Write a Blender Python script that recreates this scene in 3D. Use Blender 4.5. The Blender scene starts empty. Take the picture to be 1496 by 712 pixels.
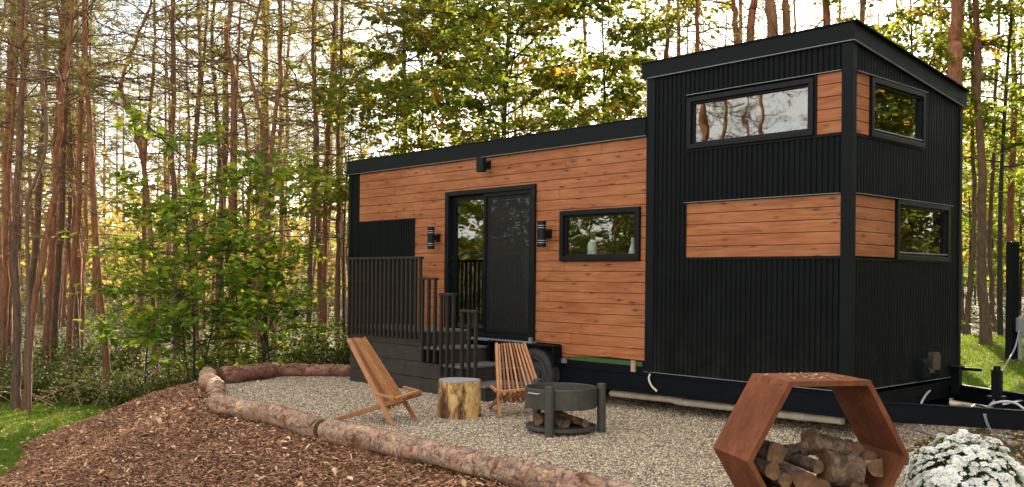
import bpy, math, random
import numpy as np
from mathutils import Matrix, Vector

R = math.radians
scene = bpy.context.scene
COL = scene.collection
rng = np.random.default_rng(7)
random.seed(7)

# ------------------------------------------------------------------ camera numbers (solved from the photograph)
EYE = 1.6
FPX, PX0, PY0, ROLL = 1390.0, 748.0, 405.5, R(0.55)


def ray(px, py):
    X = (px - PX0) / FPX
    Y = -(py - PY0) / FPX
    c, s = math.cos(ROLL), math.sin(ROLL)
    return np.array([X * c - Y * s, 1.0, X * s + Y * c])


def at(px, py, depth):
    return np.array([0, 0, EYE]) + ray(px, py) * depth


# ------------------------------------------------------------------ house frame: local x runs along the long wall (0 at the near corner), y into the house
HA = R(42.61)
HC = np.array([3.3416, 9.4032, 0.0])
HX = np.array([math.sin(HA), -math.cos(HA), 0.0])
HY = np.array([math.cos(HA), math.sin(HA), 0.0])
HROT = math.atan2(HX[1], HX[0])


def hw(x, y, z=0.0):
    return HC + HX * x + HY * y + np.array([0, 0, z])


def hloc(X, Y):
    dx, dy = X - HC[0], Y - HC[1]
    return dx * HX[0] + dy * HX[1], dx * HY[0] + dy * HY[1]


# ------------------------------------------------------------------ object helpers
def tag(o, label=None, cat=None, group=None, kind=None):
    if label:
        o['label'] = label
    if cat:
        o['category'] = cat
    if group:
        o['group'] = group
    if kind:
        o['kind'] = kind
    return o


def empty(name, loc=(0, 0, 0), rz=0.0):
    o = bpy.data.objects.new(name, None)
    o.empty_display_size = 0.2
    COL.objects.link(o)
    o.location = loc
    o.rotation_euler = (0, 0, rz)
    return o


KIDS = {}


def copy_tree(o, parent=None):
    c = o.copy()
    COL.objects.link(c)
    if parent is not None:
        c.parent = parent
        KIDS.setdefault(parent.name, []).append(c)
    for k in KIDS.get(o.name, []):
        copy_tree(k, c)
    return c


class MB:
    """collects faces and builds ONE mesh object"""

    def __init__(self):
        self.V, self.F, self.T, self.MI, self.n = [], [], [], [], 0

    def add(self, V, F, tint=0.5, mi=0):
        V = np.asarray(V, float).reshape(-1, 3)
        F = np.asarray(F, int)
        self.V.append(V)
        self.F.append(F + self.n)
        t = np.empty(len(F))
        t[:] = tint
        self.T.append(t)
        self.MI.append(np.full(len(F), mi, int))
        self.n += len(V)

    def box(self, x0, x1, y0, y1, z0, z1, tint=0.5, mi=0):
        x0, x1 = min(x0, x1), max(x0, x1)
        y0, y1 = min(y0, y1), max(y0, y1)
        z0, z1 = min(z0, z1), max(z0, z1)
        V = [(x, y, z) for z in (z0, z1) for y in (y0, y1) for x in (x0, x1)]
        self.add(V, [(0, 2, 3, 1), (4, 5, 7, 6), (0, 1, 5, 4), (2, 6, 7, 3), (0, 4, 6, 2), (1, 3, 7, 5)], tint, mi)

    def bar(self, a, b, w, t, up=(0, 0, 1), tint=0.5, mi=0):
        """box bar from a to b, w across (perpendicular to up), t along up"""
        a, b, up = np.array(a, float), np.array(b, float), np.array(up, float)
        d = b - a
        d /= np.linalg.norm(d)
        s = np.cross(d, up)
        s /= np.linalg.norm(s)
        q = np.cross(s, d)
        V = [p + s * i * w / 2 + q * j * t / 2 for p in (a, b) for (i, j) in ((-1, -1), (1, -1), (1, 1), (-1, 1))]
        self.add(V, [(0, 3, 2, 1), (4, 5, 6, 7), (0, 1, 5, 4), (1, 2, 6, 5), (2, 3, 7, 6), (3, 0, 4, 7)], tint, mi)

    def tube(self, P, r, n=6, cap=False, tint=0.5, mi=0, capmi=None, rn=None):
        P = np.asarray(P, float)
        m = len(P)
        r = np.broadcast_to(np.asarray(r, float), (m,))
        T = np.gradient(P, axis=0)
        T /= np.linalg.norm(T, axis=1)[:, None] + 1e-9
        mean = T.mean(0)
        ref = np.array([0, 0, 1.0]) if abs(mean[2]) < 0.8 else np.array([1.0, 0, 0])
        A = np.cross(T, ref)
        A /= np.linalg.norm(A, axis=1)[:, None] + 1e-9
        B = np.cross(T, A)
        th = np.linspace(0, 2 * np.pi, n, endpoint=False)
        rr = r[:, None] * (np.ones((m, n)) if rn is None else rn)
        V = P[:, None, :] + A[:, None, :] * (np.cos(th) * rr)[:, :, None] + B[:, None, :] * (np.sin(th) * rr)[:, :, None]
        i = np.arange(m - 1)[:, None] * n
        j = np.arange(n)[None, :]
        j2 = (j + 1) % n
        F = np.stack([i + j, i + n + j, i + n + j2, i + j2], -1).reshape(-1, 4)
        self.add(V.reshape(-1, 3), F, tint, mi)
        if cap:
            for k in (0, m - 1):
                Vc = np.vstack([V[k], P[k][None]])
                idx = np.arange(n)
                a, b = idx, (idx + 1) % n
                F = np.stack([a, b, np.full(n, n)], -1) if k == 0 else np.stack([b, a, np.full(n, n)], -1)
                self.add(Vc, F, tint, mi if capmi is None else capmi)

    def lathe(self, prof, c=(0, 0, 0), n=24, tint=0.5, mi=0):
        """profile [(r,z)] turned about z through c"""
        prof = np.array(prof, float)
        m = len(prof)
        th = np.linspace(0, 2 * np.pi, n, endpoint=False)
        V = np.zeros((m, n, 3))
        V[:, :, 0] = c[0] + prof[:, 0:1] * np.cos(th)
        V[:, :, 1] = c[1] + prof[:, 0:1] * np.sin(th)
        V[:, :, 2] = c[2] + prof[:, 1:2]
        i = np.arange(m - 1)[:, None] * n
        j = np.arange(n)[None, :]
        j2 = (j + 1) % n
        F = np.stack([i + j, i + j2, i + n + j2, i + n + j], -1).reshape(-1, 4)
        self.add(V.reshape(-1, 3), F, tint, mi)

    def prism(self, poly, axis, a, b, tint=0.5, mi=0):
        """extrude a polygon given in the two other axes along axis from a to b"""
        n = len(poly)
        o = [k for k in range(3) if k != axis]
        V = np.zeros((2 * n, 3))
        for k, h in ((0, a), (1, b)):
            for i, p in enumerate(poly):
                V[k * n + i, axis] = h
                V[k * n + i, o[0]] = p[0]
                V[k * n + i, o[1]] = p[1]
        for i in range(n):
            j = (i + 1) % n
            self.add(V[[i, j, n + j, n + i]], [(0, 1, 2, 3)], tint, mi)
        self.add(V[:n], [tuple(range(n))[::-1]], tint, mi)
        self.add(V[n:], [tuple(range(n))], tint, mi)

    def mesh(self, name, mats, smooth=False):
        me = bpy.data.meshes.new(name)
        V = np.concatenate(self.V)
        sizes = np.concatenate([np.full(len(F), F.shape[1], int) for F in self.F])
        loops = np.concatenate([F.ravel() for F in self.F])
        me.vertices.add(len(V))
        me.vertices.foreach_set('co', V.ravel())
        me.loops.add(len(loops))
        me.loops.foreach_set('vertex_index', loops)
        me.polygons.add(len(sizes))
        st = np.zeros(len(sizes), int)
        st[1:] = np.cumsum(sizes)[:-1]
        me.polygons.foreach_set('loop_start', st)
        me.polygons.foreach_set('loop_total', sizes)
        me.polygons.foreach_set('material_index', np.concatenate(self.MI))
        me.polygons.foreach_set('use_smooth', np.full(len(sizes), bool(smooth)))
        at_ = me.attributes.new('tint', 'FLOAT', 'FACE')
        at_.data.foreach_set('value', np.concatenate(self.T).astype(np.float32))
        for m in (mats if isinstance(mats, (list, tuple)) else [mats]):
            me.materials.append(m)
        me.update(calc_edges=True)
        return me

    def build(self, name, mats, parent=None, smooth=False, loc=None, rz=None, bevel=0):
        o = bpy.data.objects.new(name, self.mesh(name, mats, smooth))
        COL.objects.link(o)
        if parent is not None:
            o.parent = parent
            KIDS.setdefault(parent.name, []).append(o)
        if loc is not None:
            o.location = loc
        if rz is not None:
            o.rotation_euler = (0, 0, rz)
        if bevel:
            mod = o.modifiers.new('bevel', 'BEVEL')
            mod.width = bevel
            mod.segments = 2
            mod.limit_method = 'ANGLE'
            mod.angle_limit = R(40)
        return o


def rot(axis, a):
    return np.array(Matrix.Rotation(a, 3, axis))


def smooth01(a, b, x):
    t = np.clip((x - a) / (b - a), 0, 1)
    return t * t * (3 - 2 * t)


def wob(x, y, s, seed=0):
    """cheap smooth noise of about -1..1"""
    r = np.random.default_rng(seed)
    o = 0
    for k in range(5):
        a = r.uniform(0, 6.28)
        f = s * r.uniform(0.6, 1.8)
        o = o + np.sin((x * math.cos(a) + y * math.sin(a)) * f + r.uniform(0, 6.28))
    return o / 3.2


# ------------------------------------------------------------------ materials
class N:
    def __init__(self, name):
        self.m = bpy.data.materials.new(name)
        self.m.use_nodes = True
        self.t = self.m.node_tree
        self.b = self.t.nodes['Principled BSDF']
        self.out = self.t.nodes['Material Output']

    def new(self, typ, **kw):
        n = self.t.nodes.new(typ)
        for k, v in kw.items():
            setattr(n, k, v)
        return n

    def link(self, a, b):
        self.t.links.new(a, b)

    def coord(self, scale=(1, 1, 1), kind='Object', loc=(0, 0, 0)):
        tc = self.new('ShaderNodeTexCoord')
        mp = self.new('ShaderNodeMapping')
        mp.inputs['Scale'].default_value = scale
        mp.inputs['Location'].default_value = loc
        self.link(tc.outputs[kind], mp.inputs['Vector'])
        return mp.outputs['Vector']

    def noise(self, vec, scale, detail=4, rough=0.55, dist=0.0):
        n = self.new('ShaderNodeTexNoise')
        n.inputs['Scale'].default_value = scale
        n.inputs['Detail'].default_value = detail
        n.inputs['Roughness'].default_value = rough
        n.inputs['Distortion'].default_value = dist
        self.link(vec, n.inputs['Vector'])
        return n.outputs['Fac']

    def ramp(self, fac, stops, interp='LINEAR'):
        n = self.new('ShaderNodeValToRGB')
        n.color_ramp.interpolation = interp
        e = n.color_ramp.elements
        while len(e) < len(stops):
            e.new(0.5)
        for k, (p, c) in enumerate(stops):
            e[k].position = p
            if isinstance(c, (int, float)):
                c = (c, c, c)
            e[k].color = (*c, 1)
        self.link(fac, n.inputs['Fac'])
        return n.outputs['Color']

    def math(self, op, a, b=None, clamp=False):
        n = self.new('ShaderNodeMath', operation=op)
        n.use_clamp = clamp
        for k, v in ((0, a), (1, b)):
            if v is None:
                continue
            if isinstance(v, (int, float)):
                n.inputs[k].default_value = v
            else:
                self.link(v, n.inputs[k])
        return n.outputs[0]

    def mix(self, fac, a, b, mode='MIX'):
        n = self.new('ShaderNodeMix', data_type='RGBA', blend_type=mode)
        for sock, v in ((n.inputs[0], fac), (n.inputs[6], a), (n.inputs[7], b)):
            if isinstance(v, (int, float)):
                sock.default_value = v
            elif isinstance(v, tuple):
                sock.default_value = (*v, 1)
            else:
                self.link(v, sock)
        return n.outputs[2]

    def tint(self):
        n = self.new('ShaderNodeAttribute')
        n.attribute_name = 'tint'
        return n.outputs['Fac']

    def xyz(self, vec):
        n = self.new('ShaderNodeSeparateXYZ')
        self.link(vec, n.inputs[0])
        return n.outputs

    def bump(self, h, strength=0.5, dist=0.02):
        n = self.new('ShaderNodeBump')
        n.inputs['Strength'].default_value = strength
        n.inputs['Distance'].default_value = dist
        self.link(h, n.inputs['Height'])
        self.link(n.outputs['Normal'], self.b.inputs['Normal'])
        return n.outputs['Normal']

    def set(self, color=None, rough=0.6, metal=0.0, spec=0.4):
        if color is not None:
            if isinstance(color, tuple):
                self.b.inputs['Base Color'].default_value = (*color, 1)
            else:
                self.link(color, self.b.inputs['Base Color'])
        if isinstance(rough, (int, float)):
            self.b.inputs['Roughness'].default_value = rough
        else:
            self.link(rough, self.b.inputs['Roughness'])
        self.b.inputs['Metallic'].default_value = metal
        self.b.inputs['Specular IOR Level'].default_value = spec
        return self.m


def simple(name, c, rough=0.5, metal=0.0, spec=0.4, var=0.18, scale=9.0, bump=0.0):
    n = N(name)
    v = n.coord()
    f = n.noise(v, scale, 5)
    col = n.ramp(f, [(0.3, tuple(x * (1 - var) for x in c)), (0.7, tuple(min(1, x * (1 + var)) for x in c))])
    if bump:
        n.bump(f, bump, 0.01)
    r = n.ramp(f, [(0.3, rough * 0.85), (0.7, min(1, rough * 1.15))])
    return n.set(col, r, metal, spec)


def cedar(name, zoff, rows=0.133):
    n = N(name)
    v = n.coord()
    x, y, z = n.xyz(v)
    lon = n.math('ADD', x, y)
    row = n.math('FLOOR', n.math('DIVIDE', n.math('SUBTRACT', z, zoff), rows))
    tnt = n.tint()
    wn = n.new('ShaderNodeTexWhiteNoise', noise_dimensions='2D')
    cb = n.new('ShaderNodeCombineXYZ')
    n.link(row, cb.inputs[0])
    n.link(tnt, cb.inputs[1])
    n.link(cb.outputs[0], wn.inputs['Vector'])
    rnd = wn.outputs['Value']
    # grain coordinates, shifted per board
    cb2 = n.new('ShaderNodeCombineXYZ')
    n.link(n.math('ADD', n.math('MULTIPLY', lon, 0.9), n.math('MULTIPLY', rnd, 37.0)), cb2.inputs[0])
    n.link(n.math('MULTIPLY', rnd, 11.0), cb2.inputs[1])
    n.link(n.math('MULTIPLY', z, 14.0), cb2.inputs[2])
    g = n.noise(cb2.outputs[0], 2.6, 8, 0.62, 0.7)
    cb3 = n.new('ShaderNodeCombineXYZ')
    n.link(n.math('ADD', n.math('MULTIPLY', lon, 2.6), n.math('MULTIPLY', rnd, 53.0)), cb3.inputs[0])
    n.link(n.math('MULTIPLY', z, 9.0), cb3.inputs[1])
    vo = n.new('ShaderNodeTexVoronoi', feature='F1', voronoi_dimensions='2D')
    vo.inputs['Scale'].default_value = 1.0
    vo.inputs['Randomness'].default_value = 1.0
    n.link(cb3.outputs[0], vo.inputs['Vector'])
    kd = n.math('ADD', vo.outputs['Distance'], n.math('MULTIPLY', n.math('SUBTRACT', n.noise(cb3.outputs[0], 9.0, 2), 0.5), 0.10))
    kc = n.new('ShaderNodeSeparateColor')
    n.link(vo.outputs['Color'], kc.inputs[0])
    ksz = n.math('MULTIPLY', kc.outputs[1], 0.08)
    knot = n.ramp(n.math('SUBTRACT', n.math('SUBTRACT', kd, ksz), -0.02), [(0.0, 1.0), (0.055, 0.40), (0.17, 0.0)])
    knot = n.math('MULTIPLY', knot, n.math('LESS_THAN', kc.outputs[0], 0.62))
    cloud = n.noise(n.coord((0.7, 0.7, 1.6)), 1.7, 3)
    base = n.ramp(g, [(0.28, (0.150, 0.041, 0.013)), (0.5, (0.300, 0.090, 0.026)), (0.72, (0.415, 0.152, 0.048))])
    base = n.mix(n.math('MULTIPLY', rnd, 0.22), base, (0.190, 0.060, 0.021))
    base = n.mix(n.ramp(cloud, [(0.42, 0.0), (0.72, 0.42)]), base, (0.445, 0.185, 0.068))
    col = n.mix(knot, base, (0.055, 0.018, 0.009))
    n.bump(g, 0.12, 0.01)
    return n.set(col, n.ramp(g, [(0.3, 0.62), (0.7, 0.5)]), 0, 0.35)


def leafmat(name, stops, trans=0.45, rough=0.55):
    n = N(name)
    col = n.ramp(n.tint(), stops)
    n.set(col, max(rough, 0.62), 0, 0.14)
    tr = n.new('ShaderNodeBsdfTranslucent')
    n.link(n.mix(0.35, col, (0.30, 0.30, 0.03)), tr.inputs['Color'])
    ms = n.new('ShaderNodeMixShader')
    ms.inputs[0].default_value = trans
    n.link(n.b.outputs[0], ms.inputs[1])
    n.link(tr.outputs[0], ms.inputs[2])
    n.link(ms.outputs[0], n.out.inputs['Surface'])
    return n.m


def barkmat(name, low, high, z0=1.5, z1=6.0, dark=0.45):
    n = N(name)
    v = n.coord()
    x, y, z = n.xyz(v)
    hfac = n.math('DIVIDE', n.math('SUBTRACT', z, z0), z1 - z0, True)
    f = n.noise(n.coord((1, 1, 0.22)), 26, 6, 0.65)
    f2 = n.noise(n.coord((1, 1, 0.5)), 2.2, 3)
    hf = n.math('ADD', hfac, n.math('MULTIPLY', n.math('SUBTRACT', f2, 0.5), 0.9), True)
    c = n.mix(hf, low, high)
    c = n.mix(n.ramp(f, [(0.36, 0.75), (0.62, 0.0)]), c, tuple(q * dark for q in low))
    n.bump(f, 0.9, 0.03)
    return n.set(c, 0.85, 0, 0.2)


MT = {}
MT['cedar'] = cedar('stained cedar boards', 0.621)
MT['cedar_band'] = cedar('stained cedar accent', 1.843, 0.1245)
MT['black_metal'] = simple('black ribbed metal', (0.0040, 0.0050, 0.0048), 0.55, 0.0, 0.085, 0.3, 2.2)
def dusty(m, z0, z1):
    """pale splash marks and specks of grit near the ground"""
    nt = m.node_tree
    n = N.__new__(N)
    n.m, n.t, n.b = m, nt, nt.nodes['Principled BSDF']
    src = n.b.inputs['Base Color'].links[0].from_socket
    v = n.coord()
    x, y, z = n.xyz(v)
    low = n.math('SUBTRACT', 1.0, n.math('DIVIDE', n.math('SUBTRACT', z, z0), z1 - z0), True)
    sp = n.ramp(n.noise(v, 70, 3, 0.7), [(0.60, 0.0), (0.72, 1.0)])
    cl = n.ramp(n.noise(v, 3.5, 5, 0.65), [(0.45, 0.0), (0.75, 1.0)])
    f = n.math('ADD', n.math('MULTIPLY', n.math('MULTIPLY', sp, low), 0.5), n.math('MULTIPLY', n.math('MULTIPLY', cl, low), 0.35), True)
    f2 = n.math('MULTIPLY', n.ramp(n.noise(v, 130, 2), [(0.74, 0.0), (0.77, 1.0)]), 0.35)
    n.link(n.mix(n.math('ADD', f, f2, True), src, (0.045, 0.040, 0.032)), n.b.inputs['Base Color'])


dusty(MT['black_metal'], 0.4, 1.3)
MT['black_trim'] = simple('black trim', (0.0050, 0.0066, 0.0070), 0.5, 0.0, 0.10, 0.2, 3.0)
MT['frame'] = simple('dark window frame', (0.005, 0.006, 0.0065), 0.4, 0, 0.16, 0.1)
MT['flash'] = simple('bare metal flashing', (0.20, 0.21, 0.22), 0.5, 0.3, 0.5, 0.12)
MT['chassis'] = simple('painted chassis steel', (0.003, 0.0042, 0.0055), 0.5, 0, 0.09, 0.25)
MT['rubber'] = simple('tyre rubber', (0.030, 0.029, 0.028), 0.75, 0, 0.3, 0.3, 20)
MT['rim'] = simple('wheel rim', (0.05, 0.05, 0.05), 0.4, 0.3, 0.5)
MT['green'] = simple('green sheathing', (0.030, 0.075, 0.016), 0.7)
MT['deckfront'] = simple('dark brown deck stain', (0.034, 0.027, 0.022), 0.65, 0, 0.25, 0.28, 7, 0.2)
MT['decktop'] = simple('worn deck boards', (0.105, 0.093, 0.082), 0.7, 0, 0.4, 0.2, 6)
MT['baluster'] = simple('dark stained baluster', (0.022, 0.016, 0.012), 0.5, 0, 0.25, 0.25, 12)
MT['tan_pipe'] = simple('tan plastic pipe', (0.50, 0.42, 0.31), 0.5)
MT['white_pipe'] = simple('grey white hose', (0.36, 0.35, 0.34), 0.5)
MT['cable'] = simple('grey cable', (0.20, 0.20, 0.20), 0.5)
MT['boxmetal'] = simple('grey service box', (0.25, 0.25, 0.26), 0.45, 0.2)
MT['ventmetal'] = simple('bronze vent cover', (0.075, 0.066, 0.045), 0.4, 0.4)
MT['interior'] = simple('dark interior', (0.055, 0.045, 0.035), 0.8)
MT['floorwood'] = simple('interior wood', (0.20, 0.11, 0.06), 0.6)
MT['vase'] = simple('pale green glaze', (0.66, 0.72, 0.60), 0.35)
MT['pitsteel'] = simple('dark olive pit steel', (0.050, 0.044, 0.033), 0.6, 0.15, 0.4, 0.25, 14)
MT['silver'] = simple('silver ring', (0.33, 0.33, 0.33), 0.4, 0.6)
MT['timber'] = simple('raw timber', (0.34, 0.24, 0.14), 0.75, 0, 0.3, 0.3, 14, 0.3)


def corten():
    n = N('weathering steel')
    a = n.noise(n.coord(), 3.2, 6, 0.6)
    b = n.noise(n.coord((1, 1, 0.35)), 28, 5, 0.7)
    c = n.ramp(a, [(0.3, (0.110, 0.034, 0.014)), (0.55, (0.178, 0.057, 0.022)), (0.75, (0.25, 0.090, 0.036))])
    c = n.mix(n.ramp(b, [(0.38, 0.55), (0.6, 0.0)]), c, (0.090, 0.027, 0.014))
    st = n.noise(n.coord((1.6, 1.6, 0.8)), 3.0, 6, 0.65)
    c = n.mix(n.ramp(st, [(0.50, 0.0), (0.70, 0.30)]), c, (0.25, 0.092, 0.038))
    c = n.mix(n.ramp(n.noise(n.coord(), 55, 3), [(0.64, 0.0), (0.70, 0.6)]), c, (0.060, 0.022, 0.013))
    n.bump(b, 0.18, 0.01)
    return n.set(c, 0.88, 0.0, 0.15)


MT['corten'] = corten()


def stickwood():
    n = N('oiled hardwood stick')
    v = n.coord((1, 1, 1))
    g = n.noise(v, 16, 5, 0.6, 1.0)
    t = n.tint()
    c = n.ramp(t, [(0.0, (0.17, 0.060, 0.022)), (0.45, (0.34, 0.130, 0.042)), (1.0, (0.50, 0.235, 0.085))])
    c = n.mix(n.ramp(g, [(0.35, 0.45), (0.6, 0)]), c, (0.17, 0.062, 0.03))
    return n.set(c, 0.5, 0, 0.4)


MT['stick'] = stickwood()


def logbark(name, cols, sc=1.0):
    n = N(name)
    v = n.coord((sc, sc, sc))
    a = n.noise(v, 3.0, 9, 0.66, 0.7)
    b = n.noise(v, 14, 6, 0.72, 0.8)
    c = n.ramp(a, cols)
    c = n.mix(n.ramp(b, [(0.36, 0.85), (0.47, 0.0)]), c, (0.075, 0.034, 0.021))
    hgt = n.math('ADD', n.math('MULTIPLY', a, 0.6), b)
    n.bump(hgt, 1.0, 0.035)
    return n.set(c, 0.82, 0, 0.25)


MT['logbark'] = logbark('flaking pine bark', [(0.33, (0.080, 0.036, 0.020)), (0.405, (0.27, 0.130, 0.070)), (0.46, (0.47, 0.275, 0.175)), (0.50, (0.22, 0.148, 0.105)), (0.545, (0.49, 0.31, 0.205)), (0.60, (0.34, 0.185, 0.105)), (0.635, (0.64, 0.45, 0.23)), (0.68, (0.55, 0.36, 0.18)), (0.72, (0.28, 0.13, 0.06))])
MT['logbark_red'] = logbark('red pine bark', [(0.28, (0.115, 0.05, 0.034)), (0.45, (0.245, 0.105, 0.066)), (0.6, (0.34, 0.165, 0.10)), (0.75, (0.42, 0.255, 0.165))])
MT['firebark'] = logbark('firewood bark', [(0.3, (0.030, 0.017, 0.010)), (0.46, (0.10, 0.060, 0.036)), (0.58, (0.24, 0.155, 0.098)), (0.66, (0.13, 0.08, 0.05)), (0.75, (0.24, 0.155, 0.10))], 1.6)


def endgrain():
    n = N('cut end grain')
    a = n.noise(n.coord(), 9, 6, 0.65, 0.5)
    b = n.noise(n.coord(), 60, 3)
    c = n.ramp(a, [(0.3, (0.050, 0.024, 0.010)), (0.5, (0.130, 0.066, 0.028)), (0.72, (0.27, 0.15, 0.068))])
    c = n.mix(n.ramp(b, [(0.4, 0.4), (0.6, 0)]), c, (0.12, 0.058, 0.03))
    n.bump(a, 0.5, 0.02)
    return n.set(c, 0.8, 0, 0.25)


MT['endgrain'] = endgrain()


def splitwood():
    n = N('split firewood face')
    a = n.noise(n.coord((6, 1, 6)), 4, 6, 0.65, 0.6)
    c = n.ramp(a, [(0.3, (0.10, 0.05, 0.027)), (0.5, (0.255, 0.150, 0.085)), (0.72, (0.40, 0.265, 0.155))])
    n.bump(a, 0.7, 0.03)
    return n.set(c, 0.8, 0, 0.25)


MT['split'] = splitwood()


def stumpside():
    n = N('half stripped stump bark')
    v = n.coord((1, 1, 0.42))
    a = n.noise(v, 5.5, 9, 0.68, 0.5)
    b = n.noise(v, 26, 5, 0.7)
    c = n.ramp(a, [(0.40, (0.060, 0.024, 0.012)), (0.45, (0.19, 0.085, 0.028)), (0.465, (0.50, 0.29, 0.090)), (0.7, (0.68, 0.45, 0.17))])
    c = n.mix(n.ramp(b, [(0.36, 0.7), (0.5, 0)]), c, (0.20, 0.09, 0.035))
    n.bump(n.math('SUBTRACT', b, n.ramp(a, [(0.45, 0.0), (0.51, 1.0)])), 0.8, 0.02)
    return n.set(c, 0.72, 0, 0.3)


MT['stumpside'] = stumpside()
MT['stumptop'] = simple('grey weathered stump top', (0.21, 0.215, 0.22), 0.6, 0, 0.4, 0.3, 12, 0.3)


def glass(name, tintc=(0.90, 0.92, 0.90), wav=0.0035, ior=2.2):
    n = N(name)
    n.t.nodes.remove(n.b)
    tr = n.new('ShaderNodeBsdfTransparent')
    tr.inputs[0].default_value = (*tintc, 1)
    gl = n.new('ShaderNodeBsdfAnisotropic') if False else n.new('ShaderNodeBsdfGlossy')
    gl.inputs['Roughness'].default_value = 0.012
    geo = n.new('ShaderNodeNewGeometry')
    dt = n.new('ShaderNodeVectorMath', operation='DOT_PRODUCT')
    n.link(geo.outputs['Normal'], dt.inputs[0])
    n.link(geo.outputs['Incoming'], dt.inputs[1])
    one = n.math('SUBTRACT', 1.0, n.math('ABSOLUTE', dt.outputs['Value']))
    f0 = ((ior - 1) / (ior + 1)) ** 2
    fres = n.math('ADD', f0, n.math('MULTIPLY', n.math('POWER', one, 5.0), 1 - f0))
    w = n.noise(n.coord(), 2.6, 1, 0.5)
    bp = n.new('ShaderNodeBump')
    bp.inputs['Strength'].default_value = 0.35
    bp.inputs['Distance'].default_value = wav
    n.link(w, bp.inputs['Height'])
    n.link(bp.outputs[0], gl.inputs['Normal'])
    ms = n.new('ShaderNodeMixShader')
    n.link(fres, ms.inputs[0])
    n.link(tr.outputs[0], ms.inputs[1])
    n.link(gl.outputs[0], ms.inputs[2])
    n.link(ms.outputs[0], n.out.inputs['Surface'])
    return n.m


MT['glass'] = glass('window glass')


def screenmat():
    n = N('insect screen')
    n.set((0.014, 0.014, 0.013), 0.6, 0, 0.3)
    tr = n.new('ShaderNodeBsdfTransparent')
    ms = n.new('ShaderNodeMixShader')
    ms.inputs[0].default_value = 0.6
    n.link(n.b.outputs[0], ms.inputs[1])
    n.link(tr.outputs[0], ms.inputs[2])
    n.link(ms.outputs[0], n.out.inputs['Surface'])
    return n.m


MT['screen'] = screenmat()

# --- grounds
def gravelmat():
    n = N('pea gravel')
    v = n.coord()
    vo = n.new('ShaderNodeTexVoronoi')
    vo.inputs['Scale'].default_value = 46
    n.link(v, vo.inputs['Vector'])
    sep = n.new('ShaderNodeSeparateColor')
    n.link(vo.outputs['Color'], sep.inputs[0])
    c = n.ramp(sep.outputs[0], GRAV)
    big = n.noise(v, 0.9, 3)
    c = n.mix(n.ramp(big, [(0.35, 0.22), (0.65, 0)]), c, (0.16, 0.13, 0.10))
    c = n.mix(n.ramp(vo.outputs['Distance'], [(0.35, 0.0), (0.75, 0.65)]), c, (0.06, 0.046, 0.034))
    n.bump(n.math('MULTIPLY', vo.outputs['Distance'], -1.0), 1.0, 0.02)
    return n.set(c, 0.8, 0, 0.25)


GRAV = [(0.0, (0.042, 0.030, 0.021)), (0.22, (0.17, 0.122, 0.078)), (0.47, (0.35, 0.262, 0.170)), (0.7, (0.54, 0.425, 0.285)), (0.9, (0.70, 0.585, 0.42)), (1.0, (0.82, 0.74, 0.59))]
MT['gravel'] = gravelmat()


def tintmat(name, stops, rough=0.8):
    n = N(name)
    return n.set(n.ramp(n.tint(), stops), rough, 0, 0.25)


MT['pebble'] = tintmat('loose pebbles', GRAV, 0.7)
CHIP = [(0.0, (0.036, 0.015, 0.007)), (0.25, (0.14, 0.057, 0.026)), (0.55, (0.29, 0.132, 0.063)), (0.8, (0.45, 0.25, 0.132)), (1.0, (0.62, 0.44, 0.28))]
MT['chip'] = tintmat('bark mulch chips', CHIP, 0.85)
MT['mulch'] = simple('bark mulch', (0.085, 0.042, 0.025), 0.9, 0, 0.2, 0.6, 30, 1.0)
MT['dryleaf'] = tintmat('dry fallen leaves', [(0.0, (0.10, 0.035, 0.018)), (0.3, (0.25, 0.11, 0.05)), (0.6, (0.42, 0.27, 0.14)), (0.85, (0.55, 0.42, 0.26)), (1.0, (0.55, 0.33, 0.05))], 0.7)


def floor_mat():
    n = N('forest floor')
    v = n.coord()
    a = n.noise(v, 0.35, 5, 0.6)
    b = n.noise(v, 14, 6, 0.7)
    c = n.ramp(b, [(0.3, (0.030, 0.017, 0.008)), (0.5, (0.080, 0.044, 0.019)), (0.7, (0.15, 0.085, 0.038))])
    c = n.mix(n.ramp(a, [(0.42, 0.0), (0.58, 0.8)]), c, (0.040, 0.060, 0.012))
    n.bump(b, 0.8, 0.05)
    return n.set(c, 0.9, 0, 0.2)


MT['floor'] = floor_mat()


def lawn_mat():
    n = N('lawn soil and thatch')
    v = n.coord()
    b = n.noise(v, 22, 6, 0.7)
    a = n.noise(v, 0.8, 4)
    c = n.ramp(b, [(0.3, (0.035, 0.065, 0.008)), (0.7, (0.095, 0.145, 0.018))])
    c = n.mix(n.ramp(a, [(0.5, 0.0), (0.68, 0.6)]), c, (0.17, 0.115, 0.06))
    n.bump(b, 0.8, 0.03)
    return n.set(c, 0.9, 0, 0.2)


MT['lawn'] = lawn_mat()
MT['blade'] = leafmat('grass blades', [(0.0, (0.060, 0.120, 0.010)), (0.6, (0.140, 0.235, 0.018)), (0.9, (0.24, 0.29, 0.035)), (1.0, (0.40, 0.32, 0.10))], 0.5)

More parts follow.
